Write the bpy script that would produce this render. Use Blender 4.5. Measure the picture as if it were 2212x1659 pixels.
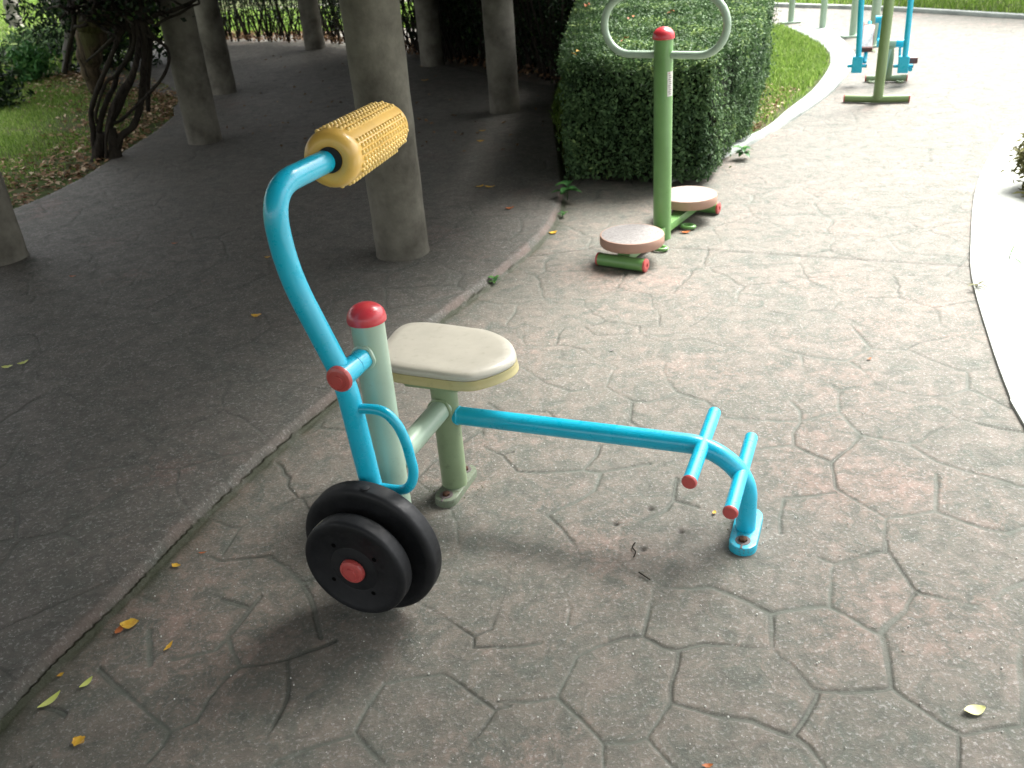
import bpy, math, random
import numpy as np
from mathutils import Matrix, Vector
SC = bpy.context.scene
COL = SC.collection
for o in list(bpy.data.objects): bpy.data.objects.remove(o)
rng = np.random.default_rng(7)
random.seed(7)
R = math.radians

# ------------------------------------------------------------------ camera
CAM_H = 1.75
PITCH, ROLL, FPX = R(27.937), R(4.555), 1950.0        # FPX: focal length for a 2212-wide frame
cF = np.array([0, math.cos(PITCH), -math.sin(PITCH)])
cR = np.array([1., 0, 0]); cU = np.cross(cR, cF)
cXi = math.cos(ROLL)*cR - math.sin(ROLL)*cU
cYi = -math.sin(ROLL)*cR - math.cos(ROLL)*cU
cC = np.array([0, 0, CAM_H])
cd = bpy.data.cameras.new('camera'); cam = bpy.data.objects.new('camera', cd); COL.objects.link(cam)
m = Matrix.Identity(4)
for i in range(3):
    m[i][0] = cXi[i]; m[i][1] = -cYi[i]; m[i][2] = -cF[i]; m[i][3] = cC[i]
cam.matrix_world = m
cd.sensor_width = 36; cd.lens = 36*FPX/2212; cd.clip_end = 500; cd.clip_start = 0.05
cd.dof.use_dof = True; cd.dof.focus_distance = 2.7; cd.dof.aperture_fstop = 5.6
SC.camera = cam

# ------------------------------------------------------------------ light
SUN_EL, SUN_AZ = R(54), R(52)          # azimuth measured from +Y towards +X
w = bpy.data.worlds.new('World'); SC.world = w; w.use_nodes = True
nt = w.node_tree; nt.nodes.clear()
sky = nt.nodes.new('ShaderNodeTexSky'); sky.sky_type = 'NISHITA'; sky.sun_disc = False
sky.sun_elevation = SUN_EL; sky.sun_rotation = SUN_AZ
sky.air_density = 1.0; sky.dust_density = 4.0; sky.ozone_density = 1.0
bg = nt.nodes.new('ShaderNodeBackground'); bg.inputs[1].default_value = 0.09
wo = nt.nodes.new('ShaderNodeOutputWorld')
hs = nt.nodes.new('ShaderNodeHueSaturation'); hs.inputs['Saturation'].default_value = .08      # overcast: almost colourless sky light
nt.links.new(sky.outputs[0], hs.inputs['Color']); nt.links.new(hs.outputs[0], bg.inputs[0]); nt.links.new(bg.outputs[0], wo.inputs[0])
sl = bpy.data.lights.new('sun', 'SUN'); sl.energy = 2.3; sl.angle = R(30); sl.color = (1, .96, .9)
so = bpy.data.objects.new('sun', sl); COL.objects.link(so)
sd = Vector((math.sin(SUN_AZ)*math.cos(SUN_EL), math.cos(SUN_AZ)*math.cos(SUN_EL), math.sin(SUN_EL)))
so.rotation_euler = sd.to_track_quat('Z', 'Y').to_euler(); so.location = (6, 6, 12)
vs = SC.view_settings
vs.view_transform = 'Standard'; vs.look = 'None'; vs.gamma = 1; vs.use_curve_mapping = False
vs.exposure = 2.35
SC.render.engine = 'CYCLES'
SC.cycles.max_bounces = 8; SC.cycles.diffuse_bounces = 5

# ------------------------------------------------------------------ pixel -> world (photo calibration)
def ray(x, y): return cF*FPX + cXi*(x-1106) + cYi*(y-829.5)
def g(x, y, z=0.): d = ray(x, y); return cC + d*((z-CAM_H)/d[2])
def zat(x, y, P): d = ray(x, y); t = (P[0]*d[0]+P[1]*d[1])/(d[0]**2+d[1]**2); return CAM_H + t*d[2]
def onplane(P0, n, x, y): d = ray(x, y); return cC + d*(((P0-cC)@n)/(d@n))
def atdist(x, y, k): d = ray(x, y); return cC + d/np.linalg.norm(d)*k
def aty(x, y, Y): d = ray(x, y); return cC + d*(Y/d[1])

# ------------------------------------------------------------------ materials
def mat(name, color, rough=.5, spec=.5, metal=0., var=None, vscale=8., bump=0., bscale=60., coat=0., extra=None, trans=0.):
    M = bpy.data.materials.new(name); M.use_nodes = True; n = M.node_tree; B = n.nodes['Principled BSDF']
    B.inputs['Base Color'].default_value = (*color, 1); B.inputs['Roughness'].default_value = rough
    B.inputs['Specular IOR Level'].default_value = spec; B.inputs['Metallic'].default_value = metal
    B.inputs['Coat Weight'].default_value = coat
    geo = n.nodes.new('ShaderNodeNewGeometry')
    if var:
        N = n.nodes.new('ShaderNodeTexNoise'); N.inputs['Scale'].default_value = vscale; N.inputs['Detail'].default_value = 6; N.inputs['Roughness'].default_value = .65
        n.links.new(geo.outputs['Position'], N.inputs['Vector'])
        C = n.nodes.new('ShaderNodeValToRGB'); C.color_ramp.elements[0].position = .35; C.color_ramp.elements[1].position = .65
        C.color_ramp.elements[0].color = (*color, 1); C.color_ramp.elements[1].color = (*var, 1)
        n.links.new(N.outputs[0], C.inputs[0]); n.links.new(C.outputs[0], B.inputs['Base Color'])
    if bump:
        N2 = n.nodes.new('ShaderNodeTexNoise'); N2.inputs['Scale'].default_value = bscale; N2.inputs['Detail'].default_value = 5
        n.links.new(geo.outputs['Position'], N2.inputs['Vector'])
        bp = n.nodes.new('ShaderNodeBump'); bp.inputs['Strength'].default_value = bump; bp.inputs['Distance'].default_value = .004
        n.links.new(N2.outputs[0], bp.inputs['Height']); n.links.new(bp.outputs[0], B.inputs['Normal'])
    return M

def ramp(n, stops, inp=None):
    C = n.nodes.new('ShaderNodeValToRGB'); e = C.color_ramp.elements
    e[0].position, e[0].color = stops[0][0], (*stops[0][1], 1); e[1].position, e[1].color = stops[-1][0], (*stops[-1][1], 1)
    for p, c in stops[1:-1]:
        k = e.new(p); k.color = (*c, 1)
    if inp is not None: n.links.new(inp, C.inputs[0])
    return C.outputs[0]
def noise(n, vec, scale, detail=6, rough=.6, dist=0.):
    N = n.nodes.new('ShaderNodeTexNoise'); N.inputs['Scale'].default_value = scale; N.inputs['Detail'].default_value = detail
    N.inputs['Roughness'].default_value = rough; N.inputs['Distortion'].default_value = dist
    n.links.new(vec, N.inputs['Vector']); return N.outputs[0]
def mix(n, a, b, fac, mode='MIX'):
    X = n.nodes.new('ShaderNodeMix'); X.data_type = 'RGBA'; X.blend_type = mode
    for k, v in ((6, a), (7, b)):
        if isinstance(v, tuple): X.inputs[k].default_value = (*v, 1)
        else: n.links.new(v, X.inputs[k])
    if isinstance(fac, (int, float)): X.inputs[0].default_value = fac
    else: n.links.new(fac, X.inputs[0])
    return X.outputs[2]
def mrange(n, v, a, b, c=0., d=1.):
    X = n.nodes.new('ShaderNodeMapRange'); n.links.new(v, X.inputs[0])
    for i, q in enumerate((a, b, c, d)): X.inputs[i+1].default_value = q
    return X.outputs[0]
def attr(n, name):
    X = n.nodes.new('ShaderNodeAttribute'); X.attribute_name = name; return X.outputs['Fac']

def paving_mat(name, base, green, pink, amount_pink):
    M = bpy.data.materials.new(name); M.use_nodes = True; n = M.node_tree; B = n.nodes['Principled BSDF']
    pos = n.nodes.new('ShaderNodeNewGeometry').outputs['Position']
    big = noise(n, pos, 1.3, 4, .6); med = noise(n, pos, 9, 8, .75, .8); fine = noise(n, pos, 90, 4, .7); mid2 = noise(n, pos, 20, 8, .82, .5)
    c = mix(n, base, green, mrange(n, med, .38, .66))
    pk = n.nodes.new('ShaderNodeMath'); pk.operation = 'MULTIPLY_ADD'
    n.links.new(mid2, pk.inputs[0]); pk.inputs[1].default_value = .9; n.links.new(big, pk.inputs[2])
    c = mix(n, c, pink, mrange(n, pk.outputs[0], amount_pink, amount_pink+.2, 0., .48))
    c = mix(n, c, (.5, .5, .5), mrange(n, fine, .3, .72, -.0, 1.), 'OVERLAY') if False else mix(n, c, (.62, .62, .62), mrange(n, fine, .54, .72, 0., .34), 'SCREEN')
    c = mix(n, c, (.25, .25, .25), mrange(n, mid2, .55, .40, 0., .32), 'MULTIPLY')
    sp = n.nodes.new('ShaderNodeTexVoronoi'); sp.inputs['Scale'].default_value = 55; n.links.new(pos, sp.inputs['Vector'])
    c2 = mix(n, c, (.55, .52, .48), mrange(n, sp.outputs['Distance'], .10, .04, 0., .75))
    gr = attr(n, 'groove')
    c3 = mix(n, c2, tuple(v*1.15 for v in green), mrange(n, gr, .15, .8, 0., .7))
    dk = attr(n, 'dark')
    c4 = mix(n, c3, tuple(v*.15 for v in base), mrange(n, dk, 0, 1, 0., .9))
    c4 = mix(n, c4, (.15, .10, .085), mrange(n, attr(n, 'nose'), 0, 1, 0., .6))
    ms = attr(n, 'moss')
    c5 = mix(n, c4, (.030, .036, .016), mrange(n, ms, 0, 1, 0., .85))
    n.links.new(c5, B.inputs['Base Color'])
    n.links.new(mrange(n, med, .3, .7, .5, .8), B.inputs['Roughness']); B.inputs['Specular IOR Level'].default_value = .35
    bp = n.nodes.new('ShaderNodeBump'); bp.inputs['Strength'].default_value = .75; bp.inputs['Distance'].default_value = .004
    hh = n.nodes.new('ShaderNodeMath'); hh.operation = 'MULTIPLY_ADD'; n.links.new(mid2, hh.inputs[0]); hh.inputs[1].default_value = 1.6; n.links.new(fine, hh.inputs[2])
    n.links.new(hh.outputs[0], bp.inputs['Height']); n.links.new(bp.outputs[0], B.inputs['Normal'])
    return M

def leafmat(name, c0, c1, c2=None, rough=.45, trans=.25):
    M = bpy.data.materials.new(name); M.use_nodes = True; n = M.node_tree; B = n.nodes['Principled BSDF']
    v = attr(n, 'v')
    st = [(0., c0), (.75, c1), (1., c2 or c1)]
    col = ramp(n, st, v)
    n.links.new(col, B.inputs['Base Color']); B.inputs['Roughness'].default_value = rough; B.inputs['Specular IOR Level'].default_value = .25
    T = n.nodes.new('ShaderNodeBsdfTranslucent'); n.links.new(col, T.inputs[0])
    X = n.nodes.new('ShaderNodeMixShader'); X.inputs[0].default_value = trans
    n.links.new(B.outputs[0], X.inputs[1]); n.links.new(T.outputs[0], X.inputs[2])
    n.links.new(X.outputs[0], n.nodes['Material Output'].inputs[0])
    return M

def paint(name, col, worn=(.5, .5, .5), chips=.0, rough=.35, dirt=(.05, .045, .03), dirtamt=.3, fade=None):
    """enamel paint on steel: slight colour variation, small chips and grime"""
    M = bpy.data.materials.new(name); M.use_nodes = True; n = M.node_tree; B = n.nodes['Principled BSDF']
    pos = n.nodes.new('ShaderNodeNewGeometry').outputs['Position']
    lo = noise(n, pos, 6, 4, .6); hi = noise(n, pos, 130, 6, .8); md = noise(n, pos, 28, 6, .7)
    c = mix(n, col, fade or tuple(min(1, v*1.12+.01) for v in col), mrange(n, lo, .35, .65))
    c = mix(n, c, dirt, mrange(n, md, .58, .78, 0., dirtamt))
    c = mix(n, c, worn, mrange(n, hi, .70-chips, .74-chips, 0., .7))
    n.links.new(c, B.inputs['Base Color']); n.links.new(mrange(n, md, .3, .7, rough*.8, rough*1.5), B.inputs['Roughness'])
    B.inputs['Coat Weight'].default_value = .35
    bp = n.nodes.new('ShaderNodeBump'); bp.inputs['Strength'].default_value = .12; bp.inputs['Distance'].default_value = .002
    n.links.new(md, bp.inputs['Height']); n.links.new(bp.outputs[0], B.inputs['Normal'])
    return M

M_BLUE = paint('blue_enamel', (.004, .43, .62), (.02, .08, .10), .004, .27, dirtamt=.03)
M_LGREEN = paint('pale_green_enamel', (.33, .44, .34), (.16, .15, .09), .02, .38, dirtamt=.25)
M_LGREEN2 = paint('weathered_pale_green_enamel', (.20, .27, .15), (.10, .09, .05), .05, .45, dirtamt=.45)
M_GREEN = paint('green_enamel', (.13, .28, .085), (.06, .08, .04), .0, .32, dirtamt=.2)
M_PEEL = paint('peeling_green_enamel', (.13, .165, .11), (.10, .055, .03), .14, .6, dirt=(.03, .035, .015), dirtamt=.8)
M_PEELB = paint('peeling_blue_enamel', (.004, .36, .50), (.09, .075, .05), .15, .4, dirt=(.05, .05, .035), dirtamt=.9)
M_OLIVE = paint('olive_green_enamel', (.16, .24, .09), (.08, .08, .04), .0, .4, dirtamt=.2)
M_RED = paint('red_plastic', (.56, .035, .05), (.5, .2, .18), .0, .3, dirtamt=.1)
M_REDOLD = paint('faded_red_plastic', (.42, .06, .055), (.3, .05, .05), .0, .42, dirtamt=.3)
M_BLACK = paint('black_plastic', (.004, .005, .007), (.03, .03, .03), .0, .5, dirt=(.05, .05, .045), dirtamt=.25)
M_BLACK.node_tree.nodes['Principled BSDF'].inputs['Coat Weight'].default_value = 0
M_BLACK.node_tree.nodes['Principled BSDF'].inputs['Specular IOR Level'].default_value = .35
M_YEL = paint('amber_plastic', (.68, .42, .09), (.5, .36, .12), .0, .33, dirt=(.35, .2, .04), dirtamt=.35)
M_YEL2 = paint('pale_amber_plastic', (.74, .52, .15), (.6, .45, .2), .0, .33, dirt=(.35, .2, .04), dirtamt=.2)
M_SEAT = paint('cream_plastic', (.43, .41, .345), (.28, .26, .20), .03, .38, dirt=(.25, .22, .14), dirtamt=.5)
M_SEATY = paint('yellowed_plastic', (.42, .365, .17), (.3, .25, .1), .02, .4, dirt=(.15, .12, .04), dirtamt=.4)
M_RUST = mat('rusty_steel', (.10, .045, .025), .8, .3, .2, (.04, .022, .015), 90, .6, 120)
M_CONC = mat('column_render', (.068, .063, .050), .8, .25, 0, (.20, .19, .155), 3.0, .7, 30)
M_DISC = mat('disc_rim', (.33, .20, .15), .55, .4, 0, (.40, .25, .19), 5, .1, 60)
M_DISCT = mat('disc_top', (.30, .285, .275), .5, .5, 0, (.17, .16, .155), 60, .2, 90)
def barkmat(name, c0, c1, c2, sc=(34, 34, 4)):
    M = bpy.data.materials.new(name); M.use_nodes = True; n = M.node_tree; B = n.nodes['Principled BSDF']
    mp = n.nodes.new('ShaderNodeMapping'); mp.inputs['Scale'].default_value = sc; n.links.new(n.nodes.new('ShaderNodeNewGeometry').outputs['Position'], mp.inputs['Vector'])
    a = noise(n, mp.outputs[0], 1, 6, .7, .8); b = noise(n, mp.outputs[0], .22, 3, .5)
    n.links.new(mix(n, ramp(n, [(.35, c0), (.65, c1)], a), c2, mrange(n, b, .5, .62, 0., .7)), B.inputs['Base Color']); B.inputs['Roughness'].default_value = .85; B.inputs['Specular IOR Level'].default_value = .2
    bp = n.nodes.new('ShaderNodeBump'); bp.inputs['Distance'].default_value = .03; n.links.new(a, bp.inputs['Height']); n.links.new(bp.outputs[0], B.inputs['Normal']); return M
M_BARK = barkmat('bark', (.008, .006, .005), (.045, .036, .027), (.03, .026, .018))
M_MOSSY = barkmat('mossy_bark', (.012, .009, .006), (.12, .09, .055), (.07, .075, .025), (22, 22, 2.2))
M_BARKP = barkmat('pale_bark', (.12, .11, .10), (.32, .30, .27), (.24, .23, .20), (9, 9, 3))
M_KERB = mat('kerb_concrete', (.24, .265, .25), .85, .3, 0, (.38, .41, .385), 5, .5, 60)
M_SOIL = mat('soil', (.075, .065, .04), .95, .1, 0, (.06, .10, .025), 2.2, .8, 30)
M_BROWN = mat('brown_plastic', (.12, .04, .035), .5, .4, 0, (.16, .06, .05), 10)
M_STICK = mat('sticker', (.6, .6, .56), .4)
M_INK = mat('ink', (.12, .10, .10), .5)
M_REDINK = mat('red_ink', (.45, .06, .05), .5)
M_HOLE = mat('dark_hole', (.002, .002, .002), .9, .05)
M_HEDGE = leafmat('hedge_leaf', (.026, .060, .024), (.11, .195, .075), (.32, .44, .15), .6, .25)
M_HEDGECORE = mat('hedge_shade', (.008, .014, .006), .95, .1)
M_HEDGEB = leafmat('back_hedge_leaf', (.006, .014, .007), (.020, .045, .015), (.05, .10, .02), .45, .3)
M_GRASS = leafmat('grass_blade', (.075, .15, .02), (.21, .34, .06), (.40, .50, .16), .5, .45)
M_GRASSD = leafmat('grass_blade_shade', (.03, .07, .012), (.08, .16, .02), (.20, .26, .07), .5, .4)
M_LITTER = leafmat('dry_leaf', (.10, .05, .025), (.30, .19, .10), (.60, .48, .34), .6, .15)
M_YLEAF = mat('yellow_leaf', (.62, .42, .05), .5, .3, 0, (.50, .25, .03), 60)
M_GLEAF = mat('lime_leaf', (.52, .60, .12), .45, .3, 0, (.58, .62, .20), 50)
M_CLEAF = mat('cream_leaf', (.75, .74, .36), .45, .3, 0, (.66, .66, .28), 50)
M_OLEAF = mat('orange_leaf', (.42, .14, .04), .5, .3, 0, (.34, .09, .03), 60)
M_WEED = leafmat('weed_leaf', (.03, .10, .03), (.07, .20, .05), (.14, .28, .08), .4, .25)
M_BUSH = leafmat('dry_bush_leaf', (.07, .07, .025), (.17, .17, .06), (.30, .28, .13), .5, .3)
M_CROWN = leafmat('crown_leaf', (.012, .035, .008), (.035, .08, .018), (.06, .12, .03), .5, .3)
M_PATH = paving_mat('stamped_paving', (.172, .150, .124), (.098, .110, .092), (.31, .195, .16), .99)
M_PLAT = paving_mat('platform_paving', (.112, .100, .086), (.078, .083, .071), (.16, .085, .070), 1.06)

# ------------------------------------------------------------------ mesh helpers
class MB:
    def __init__(s): s.v = []; s.f = []; s.flat = []
    def add(s, v, f):
        k = len(s.v); s.v += [tuple(map(float, p)) for p in v]; s.f += [tuple(i+k for i in q) for q in f]; return s
def basis(a):
    a = np.array(a, float); a /= np.linalg.norm(a)
    t = np.array([0, 0, 1.]) if abs(a[2]) < .9 else np.array([1., 0, 0])
    x = np.cross(t, a); x /= np.linalg.norm(x); return a, x, np.cross(a, x)
def crom(P, sub=8):
    P = [np.array(p, float) for p in P]; Q = [2*P[0]-P[1]]+P+[2*P[-1]-P[-2]]; out = []
    for i in range(1, len(Q)-2):
        for k in range(sub):
            t = k/sub
            out.append(.5*((2*Q[i])+(-Q[i-1]+Q[i+1])*t+(2*Q[i-1]-5*Q[i]+4*Q[i+1]-Q[i+2])*t*t+(-Q[i-1]+3*Q[i]-3*Q[i+1]+Q[i+2])*t**3))
    out.append(P[-1]); return out
def fillet(P, rad, sub=8):
    """polyline with rounded corners, rad per inner corner"""
    P = [np.array(p, float) for p in P]; out = [P[0]]
    for i in range(1, len(P)-1):
        r_ = rad if isinstance(rad, (int, float)) else rad[i-1]
        a = P[i-1]-P[i]; b = P[i+1]-P[i]; la, lb = np.linalg.norm(a), np.linalg.norm(b); d = min(r_, la*.49, lb*.49)
        p0 = P[i]+a/la*d; p1 = P[i]+b/lb*d
        for k in range(sub+1):
            t = k/sub; out.append((1-t)**2*p0+2*t*(1-t)*P[i]+t*t*p1)
    out.append(P[-1]); return out
def tube(mb, P, r, seg=20, cap=True, closed=False):
    P = [np.array(p, float) for p in P]; n = len(P)
    rs = r if hasattr(r, '__len__') else [r]*n
    T = []
    for i in range(n):
        a = P[(i-1) % n] if (closed or i > 0) else P[i]; b = P[(i+1) % n] if (closed or i < n-1) else P[i]
        t = b-a; T.append(t/np.linalg.norm(t))
    _, x, y = basis(T[0]); V = []; F = []
    for i in range(n):
        t = T[i]; x = x-t*(x@t); x /= np.linalg.norm(x); y = np.cross(t, x)
        for k in range(seg):
            a = 2*math.pi*k/seg; V.append(P[i]+rs[i]*(math.cos(a)*x+math.sin(a)*y))
    m_ = n if closed else n-1
    for i in range(m_):
        for k in range(seg):
            a = i*seg+k; b = i*seg+(k+1) % seg; c = ((i+1) % n)*seg+(k+1) % seg; d = ((i+1) % n)*seg+k
            F.append((a, b, c, d))
    if cap and not closed:
        F.append(tuple(range(seg))[::-1]); F.append(tuple((n-1)*seg+k for k in range(seg)))
    return mb.add(V, F)
def lathe(mb, O, axis, prof, seg=48):
    """prof: list of (radius, height along axis)"""
    a, x, y = basis(axis); O = np.array(O, float); V = []; F = []
    for r, h in prof:
        for k in range(seg):
            t = 2*math.pi*k/seg; V.append(O+a*h+max(r, 1e-4)*(math.cos(t)*x+math.sin(t)*y))
    for i in range(len(prof)-1):
        for k in range(seg):
            F.append((i*seg+k, i*seg+(k+1) % seg, (i+1)*seg+(k+1) % seg, (i+1)*seg+k))
    if prof[0][0] > 1e-3: F.append(tuple(range(seg))[::-1])
    if prof[-1][0] > 1e-3: F.append(tuple((len(prof)-1)*seg+k for k in range(seg)))
    return mb.add(V, F)
def box(mb, c, ax, ay, az, hx, hy, hz, bev=.15):
    """box with chamfered vertical section"""
    c = np.array(c, float); ax, ay, az = [np.array(q, float)/np.linalg.norm(q) for q in (ax, ay, az)]
    b = min(hx, hy)*bev; pts = [(-hx+b, -hy), (hx-b, -hy), (hx, -hy+b), (hx, hy-b), (hx-b, hy), (-hx+b, hy), (-hx, hy-b), (-hx, -hy+b)]
    V = []
    for z, s in ((-hz, .97), (-hz*.9, 1), (hz*.9, 1), (hz, .97)):
        V += [c+ax*p[0]*s+ay*p[1]*s+az*z for p in pts]
    F = [tuple(range(8))[::-1], tuple(24+k for k in range(8))]
    for i in range(3):
        for k in range(8): F.append((i*8+k, i*8+(k+1) % 8, (i+1)*8+(k+1) % 8, (i+1)*8+k))
    return mb.add(V, F)
def prism(mb, poly, z0, z1):
    n = len(poly); V = [(p[0], p[1], z0) for p in poly]+[(p[0], p[1], z1) for p in poly]
    return mb.add(V, [tuple(range(n))[::-1], tuple(range(n, 2*n))]+[(k, (k+1) % n, n+(k+1) % n, n+k) for k in range(n)])
def wpos(o):
    p = Vector((0, 0, 0))
    while o: p += o.location; o = o.parent
    return p
def obj(name, mb, material, parent=None, smooth=True, angle=40):
    me = bpy.data.meshes.new(name)
    off = wpos(parent) if parent else Vector((0, 0, 0))
    me.from_pydata([(v[0]-off.x, v[1]-off.y, v[2]-off.z) for v in mb.v], [], mb.f); me.update()
    me.materials.append(material)
    o = bpy.data.objects.new(name, me); COL.objects.link(o)
    if parent: o.parent = parent
    if smooth:
        me.polygons.foreach_set('use_smooth', [True]*len(me.polygons))
        try: me.set_sharp_from_angle(angle=R(angle))
        except Exception: pass
    return o
def npmesh(name, V, F, material, parent=None, attrs=None, smooth=False):
    """fast mesh from numpy arrays, F (n,k)"""
    me = bpy.data.meshes.new(name)
    off = wpos(parent) if parent else Vector((0, 0, 0))
    V = np.asarray(V, np.float32)-np.array(off, np.float32); F = np.asarray(F, np.int32)
    me.vertices.add(len(V)); me.vertices.foreach_set('co', V.ravel())
    k = F.shape[1]; me.loops.add(F.size); me.loops.foreach_set('vertex_index', F.ravel())
    me.polygons.add(len(F)); me.polygons.foreach_set('loop_start', np.arange(0, F.size, k, dtype=np.int32))
    me.polygons.foreach_set('loop_total', np.full(len(F), k, np.int32))
    if smooth: me.polygons.foreach_set('use_smooth', np.ones(len(F), bool))
    me.update(calc_edges=True)
    for nm, a in (attrs or {}).items():
        A_ = me.attributes.new(nm, 'FLOAT', 'POINT'); A_.data.foreach_set('value', np.asarray(a, np.float32))
    me.materials.append(material)
    o = bpy.data.objects.new(name, me); COL.objects.link(o)
    if parent: o.parent = parent
    return o
def thing(name, label, cat, loc, group=None):
    o = bpy.data.objects.new(name, None); COL.objects.link(o); o.location = tuple(map(float, loc)); o.empty_display_size = .1
    return tag(o, label, cat, group)
def tag(o, label=None, cat=None, group=None, kind=None):
    if label: o['label'] = label
    if cat: o['category'] = cat
    if group: o['group'] = group
    if kind: o['kind'] = kind
    return o
def leaves(P, size, nrm=None, spread=1., aspect=.55, r_=None, fold=.12):
    """one small folded leaf (two triangles pairs) per point; returns V,F,v"""
    r_ = r_ or rng; n = len(P); P = np.asarray(P, float)
    d = r_.normal(size=(n, 3)); d /= np.linalg.norm(d, axis=1)[:, None]
    if nrm is not None: N = np.asarray(nrm)+spread*r_.normal(size=(n, 3))
    else: N = r_.normal(size=(n, 3))
    N /= np.linalg.norm(N, axis=1)[:, None]
    d = d-N*(d*N).sum(1)[:, None]; d /= np.linalg.norm(d, axis=1)[:, None]; s = np.cross(N, d)
    L = (np.asarray(size)*r_.uniform(.65, 1.3, n))[:, None]; W = L*aspect
    v0 = P-d*L*.5; v1 = P+s*W*.5+N*L*fold; v2 = P+d*L*.5; v3 = P-s*W*.5+N*L*fold
    V = np.stack([v0, v1, v2, v3], 1).reshape(-1, 3); b = np.arange(n)[:, None]*4
    F = np.concatenate([b+[[0, 1, 2]], b+[[0, 2, 3]]], 0)
    return V, F, r_.random(n).repeat(4)
def blades(P, h, wd, lean=.5, r_=None):
    r_ = r_ or rng; n = len(P); P = np.asarray(P, float)
    a = r_.uniform(0, 2*np.pi, n); s = np.stack([np.cos(a), np.sin(a), 0*a], 1)
    b = r_.uniform(0, 2*np.pi, n); l = np.stack([np.cos(b), np.sin(b), 0*b], 1)*(r_.uniform(.1, 1, n)*lean)[:, None]
    H = (h*r_.uniform(.5, 1.3, n))[:, None]
    up = np.array([0, 0, 1.])
    v0 = P-s*wd/2; v1 = P+s*wd/2; v2 = P+s*wd*.35+(up+l*.5)*H*.55; v3 = P-s*wd*.35+(up+l*.5)*H*.55; v4 = P+(up*.9+l*1.3)*H
    V = np.stack([v0, v1, v2, v3, v4], 1).reshape(-1, 3); q = np.arange(n)[:, None]*5
    F = np.concatenate([q+[[0, 1, 2]], q+[[0, 2, 3]], q+[[3, 2, 4]]], 0)
    return V, F, r_.random(n).repeat(5)
def inpoly(x, y, poly):
    ins = np.zeros(x.shape, bool); n = len(poly)
    for i in range(n):
        x0, y0 = poly[i][:2]; x1, y1 = poly[(i+1) % n][:2]
        c = ((y0 > y) != (y1 > y)); xi = (x1-x0)*(y-y0)/((y1-y0) if y1 != y0 else 1e-9)+x0
        ins ^= (c & (x < xi))
    return ins
def dpoly(x, y, line):
    """distance to an open polyline"""
    D = np.full(x.shape, 1e9)
    for i in range(len(line)-1):
        a = np.array(line[i][:2]); b = np.array(line[i+1][:2]); e = b-a; L = e@e
        t = np.clip(((x-a[0])*e[0]+(y-a[1])*e[1])/L, 0, 1)
        D = np.minimum(D, np.hypot(x-a[0]-t*e[0], y-a[1]-t*e[1]))
    return D
_lat = np.random.default_rng(3).random((257, 257))
def vnoise(x, y, s=1., o=0):
    x = x*s+o*17.3+1000; y = y*s+o*9.1+1000; xi = np.floor(x).astype(int); yi = np.floor(y).astype(int); fx = x-xi; fy = y-yi
    fx = fx*fx*(3-2*fx); fy = fy*fy*(3-2*fy); L = lambda a, b: _lat[a % 256, b % 256]
    return (L(xi, yi)*(1-fx)+L(xi+1, yi)*fx)*(1-fy)+(L(xi, yi+1)*(1-fx)+L(xi+1, yi+1)*fx)*fy
def fnoise(x, y, s=1., o=0, oc=3):
    return sum(vnoise(x, y, s*2**k, o+k)*.5**k for k in range(oc))/sum(.5**k for k in range(oc))

# ------------------------------------------------------------------ ground: one dense stamped sheet, split into path and platform
STEP = .038
edge_px = [(0, 1565), (130, 1430), (275, 1290), (430, 1130), (600, 975), (725, 870), (960, 690), (1080, 600), (1180, 510), (1215, 440)]
EDGE = [g(*p)[:2] for p in edge_px]
EDGE = [np.array([-1.75, .6])] + EDGE + [np.array([.50, 6.6]), np.array([.60, 8.5]), np.array([.75, 10.0])]
EDGE = [p[:2] for p in crom([np.array([*p, 0]) for p in EDGE], 5)]
lg_px = [(25, 452), (100, 422), (180, 382), (270, 325), (340, 280), (375, 250), (372, 235)]
LG = [g(*p, STEP)[:2] for p in lg_px] + [np.array([-3.55, 10.9]), np.array([-4.6, 12.2]), np.array([-6.4, 14.5])]
BACK = [g(*p, STEP)[:2] for p in [(1180, 182), (1060, 160), (900, 125), (700, 98), (470, 95)]]
PLAT = [*EDGE, *BACK, np.array([-6.4, 17.2]), *LG[::-1], np.array([-4.6, 4.5]), np.array([-5.6, 1.]), np.array([-4, -2.]), np.array([-2.5, -1])]
px5 = lambda X, Y: ((2000+X/1.0553)*.54, (2200+Y/1.0553)*.54)
SEEDS = [g(*px5(*p))[:2] for p in [(440, 180), (120, 230), (880, 290), (1560, 150), (980, 60), (500, 520), (1010, 580), (1400, 470), (1900, 480), (850, 800), (1600, 780), (1870, 90), (2170, 230), (90, 470), (150, 790), (2130, 860), (560, 930), (1150, 920), (270, 890)]]
SEEDS += [g(*p)[:2] for p in [(920, 1570), (1130, 1440), (640, 1580), (700, 1430), (400, 1590), (540, 1330), (1330, 1150), (1500, 1230), (1150, 1180), (1750, 1100), (1620, 900), (2000, 1100), (1900, 900), (1500, 800), (2080, 1250)]]
xs0 = np.arange(-9, 17, .36); r2 = np.random.default_rng(11)
for i, yy in enumerate(np.arange(.3, 25, .33)):
    for xx in xs0:
        p = np.array([xx+(.18 if i % 2 else 0), yy])+r2.uniform(-.135, .135, 2)
        if min(np.hypot(*(p-q)) for q in SEEDS[:34]) > .27: SEEDS.append(p)
SEEDS = np.array(SEEDS)
ys = [.9]
while ys[-1] < 23: ys.append(ys[-1]+max(.0040, 0.95*(ys[-1]**2+3)/1575))
ys = np.array(ys); ss = np.linspace(-.76, .76, 1150)
GX = ss[None, :]*(ys[:, None]+1.0); GY = np.repeat(ys[:, None], len(ss), 1)
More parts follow.
